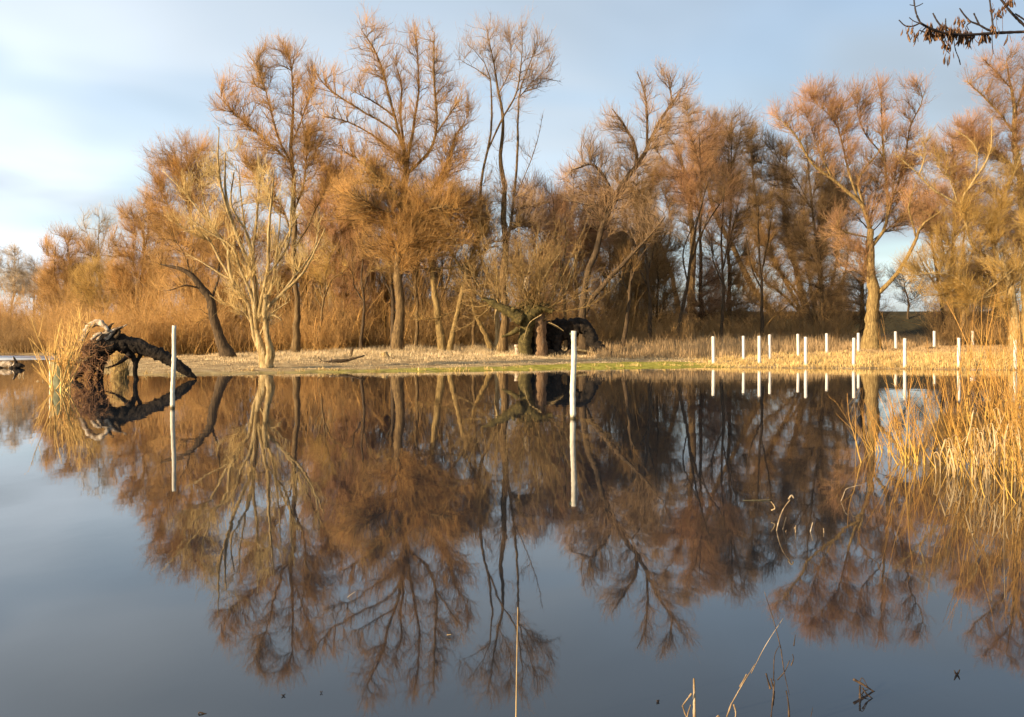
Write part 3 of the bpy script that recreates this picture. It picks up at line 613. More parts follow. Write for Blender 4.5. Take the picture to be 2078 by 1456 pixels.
# ---- the wood behind: simple crowns, each tree with its own trunk and limbs
def wood_tree(label, px, D, top, crown, twig, bark, seed, lean=0, w=6, dens=1.0, tw_r=1.0, low=.14, py=712, name='wood_tree'):
    skirt = [(px, 575, 48, 50, .55), (px + 8, 640, 55, 42, .45)] if name == 'wood_tree' and D < 110 and top < 500 and twig is not T['pale'] else []
    g = rng(seed * 7 + 1); cx = sum(c[0] for c in crown) / len(crown)
    yb = py; tp = (cx + lean, top + 12)
    limbs = [(.4, [(px, yb, w), (px + .15 * (tp[0] - px) + g.normal() * 3, yb + .35 * (top - yb), w * .8), (px + .6 * (tp[0] - px) + g.normal() * 4, yb + .7 * (top - yb), w * .5), (tp[0], tp[1], 1)])]
    for i, c in enumerate(crown):
        y0 = min(c[1] + c[3] * 1.1 + 25, yb - 25); f = (yb - y0) / (yb - tp[1]); x0 = px + (tp[0] - px) * f * .8
        ex = c[0] + g.normal() * c[2] * .35; ey = c[1] - c[3] * .6
        limbs.append((g.normal() * 1.2, [(x0, y0, w * .45), ((x0 + ex) / 2 + g.normal() * 5, y0 * .45 + ey * .55 + 6, w * .3), (ex, ey, 1)]))
        limbs.append((g.normal() * 1.5, [(x0, y0 - 12, w * .4), (c[0] * .6 + x0 * .4 + g.normal() * 8, c[1] + g.normal() * 8, w * .25), (c[0] + c[2] * g.choice([-.7, .7]), c[1] - c[3] * .2, 1)]))
    return tree(name, label, px, py, limbs, [(c[0], c[1], c[2] * 1.15, c[3] * 1.15, c[4]) for c in crown] + skirt, bark, twig, D=D, seed=seed, dens=dens * .85, tw_r=tw_r, lowcut=low, K=12, tw_L=1.15)
bk = M['bark_brown']; bd = M['bark_dark']
wood_tree('orange tree with a rounded crown above the fallen root plate thicket', 392, 76, 292, [(345, 335, 42, 38, .7), (395, 370, 55, 70, .8), (345, 430, 50, 60, .9), (420, 470, 50, 60, .8), (390, 560, 60, 50, .6), (375, 310, 40, 20, .5)], T['orange'], bk, 41)
wood_tree('bushy orange tree sloping down to the far shrubs, next to the pale ghostly tree', 283, 86, 412, [(285, 450, 38, 36, .9), (265, 510, 42, 50, .9), (320, 520, 40, 60, .9), (290, 590, 60, 50, .8)], T['orange'], bk, 42)
wood_tree('thin pale ghostly tree poking above the orange shrubs', 204, 108, 432, [(197, 470, 34, 36, .35), (205, 530, 40, 40, .45)], T['pale'], M['bark_grey'], 43, w=4)
wood_tree('low rounded orange tree at the end of the far bank', 128, 100, 478, [(120, 530, 30, 50, 1.0), (160, 530, 40, 45, 1.0), (140, 600, 60, 50, .9)], T['orange'], bk, 44, w=4)
wood_tree('orange bush-like tree between the ghostly tree and the fallen root plate', 222, 92, 540, [(225, 580, 40, 40, .9), (190, 590, 40, 45, .9), (250, 620, 50, 45, .8)], T['gold'], bk, 45, w=4)
wood_tree('farthest pale grey tree at the frame edge over the ice', 18, 165, 502, [(18, 550, 26, 45, .5), (40, 580, 20, 35, .5)], T['pale'], M['bark_grey'], 46, w=3, tw_r=1.5)
wood_tree('second far pale tree with a thin forked trunk over the ice', 62, 160, 528, [(62, 565, 20, 36, .5), (80, 590, 22, 36, .5)], T['pale'], M['bark_grey'], 47, w=3, tw_r=1.5)
wood_tree('far pale tree of the wood beyond the ice, cut by the frame edge', -20, 158, 515, [(-20, 560, 26, 45, .5)], T['pale'], M['bark_grey'], 48, w=3, tw_r=1.5)
wood_tree('rosy tree filling the gap between the slim tall tree and the giant willow', 700, 74, 300, [(690, 355, 45, 50, .7), (720, 430, 50, 55, .9), (660, 450, 50, 50, .8), (700, 530, 60, 50, .7)], T['rose'], bk, 49)
wood_tree('reddish low tree below the airy crown of the slender tree', 1088, 74, 372, [(1085, 420, 50, 44, .8), (1110, 480, 55, 60, 1.0), (1060, 540, 50, 50, .8)], T['rose'], bk, 50)
wood_tree('reddish tree between the slender tree and the slantwise tall tree', 1165, 78, 352, [(1160, 400, 42, 45, .8), (1180, 470, 50, 60, 1.0), (1150, 540, 55, 50, .9)], T['rose'], bd, 51)
wood_tree('brown tree behind the slantwise tall tree', 1292, 84, 330, [(1290, 380, 50, 50, .8), (1270, 460, 60, 60, 1.0), (1320, 520, 60, 60, .9)], T['brown'], bd, 52)
wood_tree('brown tree showing between the upright forked tree and the bush willow', 1478, 86, 235, [(1500, 275, 36, 40, .6), (1470, 350, 42, 55, .7), (1500, 430, 45, 60, .8), (1465, 530, 55, 50, .5)], T['brown'], bd, 53)
wood_tree('slim dark tree standing behind the bush willow', 1668, 88, 265, [(1655, 330, 36, 50, .7), (1690, 400, 40, 50, .8), (1560, 340, 40, 60, .6), (1640, 470, 50, 60, .8)], T['dark'], bd, 54)
wood_tree('rosy tree behind the twisted pale limbs of the golden willow', 1935, 86, 268, [(1930, 320, 45, 42, .8), (1955, 400, 50, 55, .9), (1910, 440, 45, 50, .8)], T['rose'], bk, 55)
wood_tree('golden brown tree behind the broken trunk', 762, 77, 430, [(740, 500, 50, 55, .8), (785, 560, 50, 60, .8), (730, 610, 45, 50, .7)], T['orange'], bk, 56)
wood_tree('golden tree low behind the stem fan of the pale willow', 500, 76, 440, [(490, 500, 60, 50, .8), (540, 560, 60, 60, .8), (460, 610, 60, 50, .7)], T['orange'], bk, 57)
wood_tree('low golden tree behind the stout grey trunk', 622, 78, 470, [(610, 520, 50, 45, .8), (650, 600, 50, 50, .7), (580, 610, 50, 45, .7)], T['orange'], bk, 58)
wood_tree('brown tree filling the wood behind the pale straight trunk', 905, 80, 470, [(890, 530, 60, 50, .8), (940, 590, 60, 50, .8), (860, 610, 50, 45, .7)], T['brown'], bd, 59)
wood_tree('dark slim tree in the brush between the fallen trunk and the forked tree', 1330, 80, 470, [(1310, 540, 50, 50, .7), (1350, 590, 45, 45, .5)], T['brown'], bd, 60, w=5)
wood_tree('brown tree behind the old rosy crown', 1745, 92, 330, [(1720, 390, 50, 50, .7), (1790, 380, 50, 60, .6), (1850, 420, 50, 50, .6)], T['brown'], bd, 61)
wood_tree('brown tree low behind the pale limbs next to the dike', 2020, 88, 380, [(2010, 440, 50, 50, .8), (2050, 520, 50, 60, .8), (1990, 560, 60, 50, .6)], T['brown'], bd, 62)
wood_tree('rosy tree behind the upright forked tree', 1425, 84, 245, [(1425, 290, 40, 40, .6), (1390, 370, 50, 50, .6), (1440, 400, 50, 50, .6)], T['rose'], bd, 63)
wood_tree('dark tree below the slanting limb of the slantwise tree', 1235, 82, 430, [(1220, 500, 50, 50, .9), (1250, 580, 50, 50, .7)], T['brown'], bd, 64, w=5)
wood_tree('small bluish bare tree standing alone on the dike', 1838, 110, 548, [(1836, 580, 30, 30, .5), (1862, 595, 20, 24, .3)], T['blue'], M['bark_dark'], 65, w=3, low=.3, py=640, name='dike_tree')

def slim(label, px, D, top, tx, w, seed, bark, twig, ys=712):
    m_ = [(tx, top + 30, 26, 34, .5), ((px + tx) / 2, (top * 2 + ys) / 3, 26, 40, .35)]
    return tree('slim_tree', label, px, ys, [(.3, [(px, ys, w), (px * .7 + tx * .3 + 3, ys * .65 + top * .35, w * .9), (px * .35 + tx * .65 - 3, ys * .3 + top * .7, w * .7), (tx, top, 1)]),
        (-.5, [(px * .5 + tx * .5, ys * .5 + top * .5, w * .7), (px * .4 + tx * .6 + 16, ys * .3 + top * .7, w * .5), (tx + 24, top + 50, 1)]),
        (.5, [(px * .6 + tx * .4, ys * .6 + top * .4, w * .6), (px * .5 + tx * .5 - 18, ys * .45 + top * .55, w * .45), (tx - 26, top + 80, 1)])], m_, bark, twig, D=D, seed=seed, lowcut=.3, trs=1.0, ls=.8)
SL = [('slim dark trunk just beyond the stout grey bank trunk', 732, 66, 470, 742, 3.4, bd, 'brown'), ('dark trunk leaning close against the giant willow', 797, 64, 440, 790, 5, bd, 'brown'), ('slim brown trunk between the giant willow and the pale straight trunk', 845, 68, 420, 838, 3.6, bk, 'orange'),
 ('slim upright trunk between the bowed trunk and the short trunks', 958, 67, 430, 972, 3.6, bk, 'brown'), ('slim leaning trunk rising from behind the black fallen trunk', 1150, 68, 400, 1122, 3.6, bk, 'rose'), ('dark slim trunk leaning away past the end of the black fallen trunk', 1262, 66, 440, 1300, 4, bd, 'brown'),
 ('dark upright slim trunk in the gap before the forked tree', 1318, 72, 400, 1308, 4, bd, 'brown'), ('dark slim trunk close beside the forked tree, leaning over it', 1368, 74, 360, 1440, 4, bd, 'brown'), ('slim trunk seen through the gap below the slanted trunk', 1462, 76, 380, 1470, 3.4, bd, 'rose'),
 ('thin dark trunk between the slanted trunk and the bush willow', 1545, 80, 400, 1540, 3.6, bd, 'brown'), ('dark slim trunk at the dike before the twisted willow, leaning outwards', 1918, 84, 430, 1886, 4, bd, 'brown'), ('slim upright trunk standing in front of the dike beneath the twisted willow', 1952, 80, 420, 1962, 4, bk, 'brown'), ('slim golden trunk bending over the fallen branch on the bank', 640, 68, 500, 676, 3, bk, 'gold')]
for i, (l, x, D_, tp, tx, w, b_, t_) in enumerate(SL): slim(l, x, D_, tp, tx, w, 500 + i, b_, T[t_])

# ---- the mossy pollard: two hollow trunk columns, a mossy head, shoots fanning out
def pollard():
    g = rng(70); D = base_depth(1080, 723); O = W(1080, 723, D); O[2] = float(gz(O[0], D))
    root = thing('pollard_willow', 'squat old pollard with split trunk and dark mossy head of radiating shoots', 'tree', O)
    mp = MPP(D)
    def col(pts, mt, dy, nm='trunk', bump=.10):
        p = np.array([W(x, y, D) for x, y, r in pts]); p[:, 1] += dy; c = spline(np.c_[p, np.array([r for *_, r in pts]) * mp], 22)
        m = MB(); m.tubes(c[:, :3], c[:, 3], 14, cap=True, bump=bump, g=g); m.build(nm, mt, root, O); return c
    c1 = col([(1066, 728, 15), (1065, 700, 13), (1068, 670, 13), (1072, 645, 16), (1076, 622, 14), (1078, 608, 8)], M['moss'], -.1)
    c2 = col([(1096, 729, 15), (1098, 705, 13), (1096, 680, 13), (1094, 655, 15), (1090, 635, 13), (1086, 615, 8)], M['bark_red'], .15)
    c3 = col([(1082, 728, 10), (1082, 690, 9), (1083, 650, 12), (1080, 620, 9)], M['rotten'], .55)  # near-black column set back to fill the dark gap between the two trunks
    c4 = col([(1060, 652, 12), (1040, 638, 11), (1015, 624, 9), (992, 612, 6), (978, 606, 3)], M['moss'], -.5, 'limb')
    c5 = col([(1052, 668, 6), (1036, 678, 4), (1018, 684, 2)], M['moss'], -.5, 'limb')
    c6 = col([(1076, 640, 12), (1100, 625, 10), (1122, 632, 6)], M['moss'], -.3, 'limb')
    m = MB()   # mossy head, lumps of bark and burrs
    for i in range(16):
        th = g.random() * 2 * math.pi; q = W(1070 + 34 * math.cos(th) * g.random() ** .5, 632 + 24 * math.sin(th) * g.random() ** .5, D) + np.array([0, g.normal() * .35, 0])
        e = q + g.standard_normal(3) * .3; m.tubes(spline(np.array([q - (e - q), q, e]), 9), np.sin(np.linspace(.25, 2.9, 9)) * (.14 + .14 * g.random()), 8, bump=.15, g=g, cap=True)
    m.build('burr', M['moss'], root, O)
    m = MB(); q = W(1073, 572, D) + np.array([0, -.2, 0])
    m.tubes(spline(np.array([q + [0, 0, -.6], q + [-.1, 0, 0], q + [.05, 0, .35]]), 10), np.sin(np.linspace(.5, 2.6, 10)) * .22, 9, bump=.12, g=g, cap=True)
    m.build('broken_stub', M['bleached'], root, O)
    B = np.stack([spline(c[-16:], 8) for c in (c1, c2, c4, c6)])
    m = MB()
    P1, R1 = spawn(B[..., :3], B[..., 3], 75, g, (1.6, 7.5), (20, 88), .6, 8, (.030, .006), (.25, 1), jit=.10, taper=.2)
    lo = P1[:, -1, 2] > .5; P1, R1 = P1[lo], R1[lo]
    m.tubes(P1, R1, 4, 0, .4, mi=1)
    P2, R2 = spawn(P1, R1, 850, g, (.6, 1.8), (15, 65), .15, 5, (.012, .005), (.2, 1), jit=.25); m.tubes(P2, R2, 3, .2, .7)
    P3, R3 = spawn(P2, R2, 3600, g, (.35, 1.0), (15, 65), .1, 4, (.008, .004), (.1, 1), jit=.25); m.tubes(P3, R3, 3, .4, 1)
    m.build('crown', [T['umber'], M['bark_gold']], root, O)
    m = MB()
    for pts in ([(1098, 640), (1075, 655), (1062, 690)], [(1112, 655), (1128, 662), (1142, 672)], [(1060, 595), (1075, 545), (1088, 500)], [(1092, 600), (1112, 550), (1140, 510)], [(1148, 590), (1160, 550), (1168, 515)], [(1030, 600), (1028, 570), (1026, 545)]):
        p = np.array([W(x, y, D) for x, y in pts]); p[:, 1] -= .9; m.tubes(spline(p, 8), np.linspace(.035, .012, 8), 6)
    m.build('bare_shoots', M['bark_pale'], root, O)
pollard()

# ------------------------------------------------------------------ dead wood
def dead(name, label, cat, D, parts, seed, origin_px):
    """parts: [(part name, material, depth shift, [(x, y, radius px)], bump)] """
    g = rng(seed); O = W(*origin_px, D); root = thing(name, label, cat, O)
    out = []
    for nm, mt, dys, pts, bump in parts:
        n = len(pts); dd = np.interp(np.arange(n), [0, n - 1], dys if isinstance(dys, tuple) else (dys, dys))
        p = np.array([W(x, y, D + e) for (x, y, r), e in zip(pts, dd)])
        c = spline(np.c_[p, np.array([r for *_, r in pts]) * MPP(D)], max(12, 5 * n)); c[:, 3] = np.maximum(c[:, 3], .008)
        m = MB(); m.tubes(c[:, :3], c[:, 3], 14 if c[:, 3].max() > .1 else 8, cap=True, bump=bump, g=g); m.build(nm, mt, root, O); out.append(c)
    return root, out, O, g
RT = M['rotten']; BL = M['bleached']
shard = [('root', M['bark_dark'] if k % 3 else BL, -.35 + .1 * (k % 4), [(214 + 5 * k % 23, 690 - k % 7, 4.5), (226 + 4 * k % 19, 678 - (k * 5) % 9, 3), (236 + (k * 7) % 22, 668 - (k * 3) % 10, 1)], .2) for k in range(8)]
root, cs, O, g = dead('toppled_tree', 'dark fallen trunk arching out of the water with torn pale root plate', 'fallen tree', 35.5, [
 ('trunk', RT, (-.2, .3), [(190, 722, 15), (205, 710, 17), (225, 699, 18), (250, 698, 17), (275, 702, 15), (310, 714, 12.5), (345, 731, 11.5), (368, 746, 10), (382, 757, 8), (399, 768, 2)], .13),
 ('root', RT, -.1, [(232, 704, 9), (216, 720, 7), (208, 738, 6), (204, 756, 6), (203, 775, 7), (204, 792, 8)], .12),
 ('branch', RT, .0, [(252, 708, 9), (266, 720, 7), (275, 738, 5), (274, 756, 4.2), (278, 778, 5), (280, 792, 5)], .12),
 ('branch', RT, .1, [(288, 712, 5), (284, 722, 4), (276, 740, 3)], .12),
 ('branch', RT, -.2, [(264, 718, 6), (250, 731, 4), (235, 741, 2.2), (214, 747, 1)], .10),
 ('branch', RT, .3, [(365, 744, 5), (378, 746, 4), (384, 750, 2)], .2),
 ('root', BL, (.1, -.5), [(164, 692, 3), (171, 674, 4), (186, 659, 5.5), (204, 656, 6), (214, 664, 4.5), (219, 672, 2.5)], .2),
 ('root', BL, -.5, [(167, 692, 4), (172, 682, 4), (180, 670, 3)], .15),
 ('root', BL, -.6, [(186, 690, 3.2), (195, 681, 4), (206, 676, 2.5)], .15),
 ('root', BL, -.4, [(198, 691, 3.5), (212, 678, 4.5), (228, 671, 3), (246, 664, 1.4)], .16),
 ('root', M['bark_dark'], -.3, [(212, 676, 4), (222, 666, 3.6), (226, 659, 2), (232, 656, .8)], .2),
 ('root', M['bark_dark'], -.1, [(212, 706, 9), (194, 696, 7), (180, 704, 5), (170, 720, 3)], .2),
 ('root', RT, -.3, [(196, 722, 9), (178, 738, 6), (163, 758, 5), (144, 772, 4), (134, 786, 4)], .2),
 ('root', RT, -.3, [(198, 726, 7), (190, 748, 5), (182, 772, 5), (180, 788, 5)], .2),
] + shard, 80, (225, 775))
m = MB(); c0 = W(174, 728, 35.0)
for i in range(420):      # tangle of thin roots round the torn plate
    a = c0 + g.standard_normal(3) * np.array([.40, .30, .36]); v = nrm(g.standard_normal(3)); a[2] = max(a[2], .04)
    n = 6; P = [a]
    for k in range(n): v = nrm(v + g.standard_normal(3) * .55); P.append(P[-1] + v * (.06 + .08 * g.random()))
    P = np.array(P); P[:, 2] = np.maximum(P[:, 2], -.05); m.tubes(P, np.linspace(  .005 + .018 * g.random() ** 2, .003, n + 1), 4)
m.build('root_tangle', T['root'], root, O)

def shoots(name, label, cat, px, py, D, n, spread, h, seed, mt, extra=None, lean=(0, 0), stemn=8, r=.010, twn=500, group=None, twL=(.25, .8), fan=.35, z0=None, lim=None):
    """a clump of upright willow shoots: main stems as parts, the fine growth as crown"""
    g = rng(seed); O = W(px, py, D); O[2] = 0 if z0 is None else z0; root = thing(name, label, cat, O, group)
    P = []
    for i in range(n):
        b = O + np.array([g.normal() * spread[0], g.normal() * spread[1], -.12]); L = h * (.45 + .6 * g.random()); K = 9
        d = nrm(np.array([lean[0] + g.normal() * fan, lean[1] + g.normal() * fan, 1.0])); q = [b]
        for k in range(K - 1): d = nrm(d + np.array([g.normal() * .07, g.normal() * .07, .06])); q.append(q[-1] + d * L / (K - 1))
        P.append(q)
    P = np.array(P); R = (r * (.6 + .7 * g.random(len(P))))[:, None] * np.linspace(1, .25, 9)[None]
    for i in range(min(stemn, n)):
        m = MB(); m.tubes(P[i], R[i] * 1.15, 6); m.build('stem', mt, root, O)
    m = MB()
    if n > stemn: m.tubes(P[stemn:], R[stemn:], 4)
    P2, R2 = spawn(P, R, twn, g, twL, (12, 45), .45, 5, (r * .55, r * .22), (.15, .95), jit=.10); m.tubes(P2, R2, 3, .3, 1)
    P3, R3 = spawn(P2, R2, int(twn * 1.2), g, (twL[0] * .5, twL[1] * .5), (15, 50), .4, 4, (r * .4, r * .2), (.15, .95), jit=.12); m.tubes(P3, R3, 3, .5, 1)
    m.build('crown', mt, root, O)
    return root
shoots('willow_shrub', 'golden willow shoots sprouting beside the torn root plate', 'shrub', 116, 789, 28.2, 15, (.15, .17), 2.3, 81, T['shootlit'], stemn=11, r=.019, twn=170, fan=.30, twL=(.3, 1.0))
# weathered board post standing in the water at the shoots
def board():
    D = 28.9; O = W(114, 786, D); O[2] = 0
    root = thing('mooring_board', 'short greenish weathered board standing upright in water beside golden shoots', 'post', O)
    m = MB(); w = .145; t = .045; zt = 0.79; g = rng(5)
    v = [(-w, -t, -.6), (w, -t, -.6), (w, t, -.6), (-w, t, -.6), (-w, -t, zt), (w * .9, -t, zt - .05), (w * .9, t, zt - .05), (-w, t, zt)]
    m.add(np.array(v) + O, [(0, 1, 5, 4), (1, 2, 6, 5), (2, 3, 7, 6), (3, 0, 4, 7), (4, 5, 6, 7)])
    o = m.build('board', M['green_board'], root, O, smooth=False); b = o.modifiers.new('bevel', 'BEVEL'); b.width = .01
    m = MB(); m.tubes(np.array([O + [-w - .022, -.02, -.6], O + [-w - .022, -.02, .35], O + [-w - .025, -.02, .82]]), np.array([.030, .028, .026]), 8, cap=True)
    m.build('lit_edge_strip', M['pole'], root, O)  # pale strip added to stand in for the board's sunlit edge
board()
# mossy tussock inside the arch of the trunk
def tussock(name, label, px, D, h, w, seed, mt, gm, n=260):
    g = rng(seed); X = (px - CX) / F * D; O = np.array([X, D, max(0., float(gz(X, D)))]); root = thing(name, label, 'tussock', O)
    m = MB(); k = 14; z = np.linspace(-.25, h, k); c = np.c_[X + .05 * np.sin(z * 5), D + 0 * z, O[2] + z]
    m.tubes(c, w * np.sqrt(np.clip(1.15 - (np.clip(z, 0, h) / h) ** 1.5, .03, 1)), 16, bump=.16, g=g, cap=True); m.build('mound', mt, root, O)
    m = MB(); b = np.c_[X + g.normal(size=n) * w * .7, D + g.normal(size=n) * w * .6, O[2] + h * g.random(n)]
    P = np.stack([b + np.array([0, 0, 1]) * s + (b - O) * np.array([.5, .5, 0]) * s * 2 + g.standard_normal((n, 3)) * .05 * s for s in np.linspace(0, .3, 4)], 1)
    m.tubes(P, np.broadcast_to(np.linspace(.006, .002, 4), (n, 4)), 3); m.build('grass', gm, root, O)
tussock('grass_tussock', 'sunlit mossy tussock seen through the arch of the dark fallen trunk', 241, 37.5, .85, .27, 82, M['bark_gold'], T['goldgrass'], n=420)

dead('toppled_tree', 'black fallen trunk propped on stubby broken limbs behind the pollard', 'fallen tree', base_depth(1130, 722) - .4, [
 ('trunk', RT, (.5, -.3), [(1095, 678, 22), (1125, 672, 23), (1155, 668, 20), (1180, 662, 15), (1196, 676, 13), (1206, 698, 12), (1222, 713, 11), (1240, 720, 6), (1258, 724, 1.5)], .15),
 ('limb', RT, -.1, [(1128, 680, 13), (1130, 700, 10), (1128, 728, 12)], .2),
 ('limb', RT, .2, [(1108, 690, 14), (1106, 710, 11), (1104, 730, 13)], .2),
 ('limb', RT, .1, [(1158, 672, 11), (1160, 700, 8), (1158, 728, 9)], .2),
 ('broken_limb', M['bark_dark'], -.3, [(1104, 716, 8), (1140, 720, 8), (1170, 713, 5), (1205, 719, 3)], .2),
 ('broken_limb', M['bark_grey'], -.5, [(1162, 709, 2.6), (1195, 714, 2.4), (1228, 721, 1.6)], .1),
 ('broken_limb', M['bark_grey'], -.5, [(1110, 655, 1.8), (1126, 662, 1.6), (1143, 672, 1)], .1),
], 83, (1130, 722))
dead('drift_log', 'bleached drift log with a dark spiky end floating by the ice', 'log', 48.5, [
 ('log', BL, (.4, 0), [(-30, 744, 7), (0, 741, 6.5), (20, 739, 5), (24, 739, 3)], .12),
 ('branch', M['bleached'], .0, [(18, 745, 3), (28, 742, 3), (31, 732, 2.6), (27, 726, 1.4)], .1),
 ('branch', M['rotten'], -.1, [(22, 750, 5), (34, 744, 6), (42, 742, 5), (50, 744, 1.2)], .2),
 ('branch', M['rotten'], -.1, [(33, 744, 4), (32, 734, 3), (27, 724, 1.2)], .15),
], 84, (20, 748))
def reeds(name, label, D, stems, mt, seed, cat='reed', px=None, r=1.6, blades=True):
    """stems: [(radius px, [(x, y) photo points])], the first point of a stem stands in the water"""
    g = rng(seed); x0 = np.mean([s[1][0][0] for s in stems]); O = W(x0, HY, D); O[2] = 0
    root = thing(name, label, cat, O)
    for i, (rp, pts) in enumerate(stems):
        p = np.array([W(x, y, D) for x, y in pts]); p[:, 1] += g.normal() * .03 * D / 4; c = spline(p, 5 * len(pts))
        m = MB(); m.tubes(c, rp * .85 * MPP(D) * np.linspace(1, .55, len(c)) * (1 + .15 * g.standard_normal(len(c))), 6, cap=True); m.build('stem', mt, root, O)
    return root
reeds('dry_reed_tuft', 'pale dry reed tuft standing in water by the floating drift log', 38.5, [(2.0, [(36, 782), (37, 765), (39, 756)]), (1.8, [(40, 784), (42, 768), (46, 758)]), (1.6, [(44, 783), (41, 770), (36, 758)])], M['reed'], 85)
reeds('dry_reed_scrap', 'row of tiny dry reed stubs poking up near the greenish board', 33.5, [(1.6, [(52, 778), (55, 776), (58, 777)]), (1.6, [(62, 777), (65, 774), (68, 778)]), (1.2, [(82, 779), (82, 772)]), (1.2, [(92, 778), (93, 771)])], M['reed'], 86)

# small stumps and logs on the bank
def stump(label, px, py, hpx, rpx, mt, seed, lean=0, name='stump'):
    g = rng(seed); D = base_depth(px, py); X = (px - CX) / F * D; O = np.array([X, D, float(gz(X, D))]); mp = MPP(D)
    m = MB(); k = 8; z = np.linspace(-.1, hpx * mp, k); c = np.c_[X + lean * mp * z / max(z), D + 0 * z, O[2] + z]
    m.tubes(c, rpx * mp * np.linspace(1.25, .85, k), 10, bump=.12, g=g, cap=True); o = m.build(name, mt, None, O); tag(o, label, 'stump')
stump('thin dark leaning stump standing in the pale grass', 711, 724, 18, 3, M['bark_dark'], 90, 5)
stump('pale low stump at the foot of the giant willow', 783, 727, 12, 7, M['bark_pale'], 91, -3)
stump('sunlit pale broken stump just beside the pollard trunk', 1052, 722, 22, 6, M['bleached'], 92, -3)
stump('dead forked stub between the short trunks, near the pollard', 1000, 700, 40, 3.2, M['bark_red'], 93, -10)
stump('tiny cut stump in front of the dark fallen branch', 672, 735, 7, 3, M['bleached'], 94)
dead('fallen_branch', 'dark rotting branch lying in pale grass on the bank', 'branch', base_depth(690, 738) , [
 ('branch', M['bark_dark'], (0, .8), [(648, 738, 4), (675, 735, 4), (705, 731, 3), (740, 722, 1.5)], .15),
 ('twig', M['bark_dark'], .1, [(660, 737, 2), (650, 730, 1.2), (645, 725, .6)], .1),
], 95, (690, 740))

# ------------------------------------------------------------------ white posts and poles
def post(label, px, ytop, D, rpx, seed, group='white posts of the two rows on the grass'):
    g = rng(seed); X = (px - CX) / F * D; zg = max(float(gz(X, D)), 0); zt = CH - (ytop - HY) / F * D; r = rpx * MPP(D)
    O = np.array([X, D, zg]); root = thing('fence_post', label, 'post', O, group)
    k = 14; z = np.linspace(zg - .35, zt - .03, k); lx = g.normal() * .012; ly = g.normal() * .012
    m = MB(); c = np.c_[X + lx * (z - zg), D + ly * (z - zg), z]; m.tubes(c, np.full(k, r) * (1 + .02 * g.standard_normal(k)), 12, bump=.012, g=g); m.build('shaft', M['white_paint'], root, O)
    m = MB(); e = c[-1]; q = np.array([e + [0, 0, -.002], e + [0, 0, .012], e + [0, 0, .026], e + [0, 0, .031]]); m.tubes(q, r * np.array([1.015, .96, .70, .15]), 12, cap=True); m.build('cap', M['white_paint'], root, O)
nearp = [(1448, 683, 52.3, 'first front post at the water edge, where the green moss ends'), (1541, 682, 51.5, 'second post of the front row, close beside a thinner farther one'), (1635, 684, 50, 'front row post beside its back row twin, below the bush willow'),
 (1732, 686, 49, 'front row post just beside the thick pale trunk, sunk in golden grass'), (1836, 687, 47.6, 'front row post before the open dark dike'), (1946, 686, 46.8, 'front row post with a grass tuft at the water edge'), (2060, 690, 45.6, 'end post of the front row, standing among golden willow shoots')]
for i, (x, y, D, l) in enumerate(nearp): post('white ' + l, x, y, D, 3.3, 100 + i)
farp = [(1509, 682, 54.5, 'first back row post, in brown grass past the moss strip'), (1562, 679, 55.5, 'thin back row post with weathered neck, second of its row'), (1620, 678, 58, 'back row post below the foot of the slanted trunk'),
 (1678, 677, 61, 'back row post standing alone near the bush willow base'), (1742, 676, 64, 'back row post half hiding beside the old willow trunk'), (1818, 673, 70, 'back row post before the dark dike, nearest the old willow'), (1896, 672, 74, 'back row post before the dark dike, midway to the twisted willow'), (1974, 672, 79, 'farthest and smallest post of the back row')]
for i, (x, y, D, l) in enumerate(farp): post('white ' + l, x, y, D, 2.9, 120 + i)
def pole(label, xb, yb, xt, yt, rpx, seed, knob=False):
    g = rng(seed); D = CH * F / (yb - HY); A = W(xb, yb, D); B = W(xt, yt, D); O = A.copy(); O[2] = 0
    root = thing('water_pole', label, 'pole', O); r = rpx * MPP(D); k = 34; s = np.linspace(-.35, 1, k)[:, None]
    c = A + (B - A) * s + np.c_[.006 * np.sin(s[:, 0] * 9 + seed), 0 * s[:, 0], 0 * s[:, 0]]
    m = MB(); m.tubes(c, r * (1.12 - .18 * s[:, 0]) * (1 + .05 * g.standard_normal(k)), 12, bump=.03, g=g, cap=True); m.build('shaft', M['pole'], root, O)
    if knob:
        m = MB(); q = A + (B - A) * .965; m.tubes(np.array([q + [-r * .8, 0, 0], q + [-r * 1.5, -.005, 0], q + [-r * 1.55, -.005, .0]]), np.array([.018, .024, .012]), 10, cap=True); m.build('insulator', M['insulator'], root, O)
        m = MB(); q = A + (B - A) * .30; m.tubes(np.array([q + [-r * .8, 0, 0], q + [-r * 1.35, -.004, 0], q + [-r * 1.4, -.004, .0]]), np.array([.014, .018, .01]), 10, cap=True); m.build('insulator', M['insulator'], root, O)
pole('weathered pale pole standing in open water before the mossy strip, with small insulator', 1162, 850, 1165, 672, 5.4, 140, True)
pole('weathered pale pole standing in water before the tip of the fallen trunk', 350, 829, 354, 661, 4.3, 141)
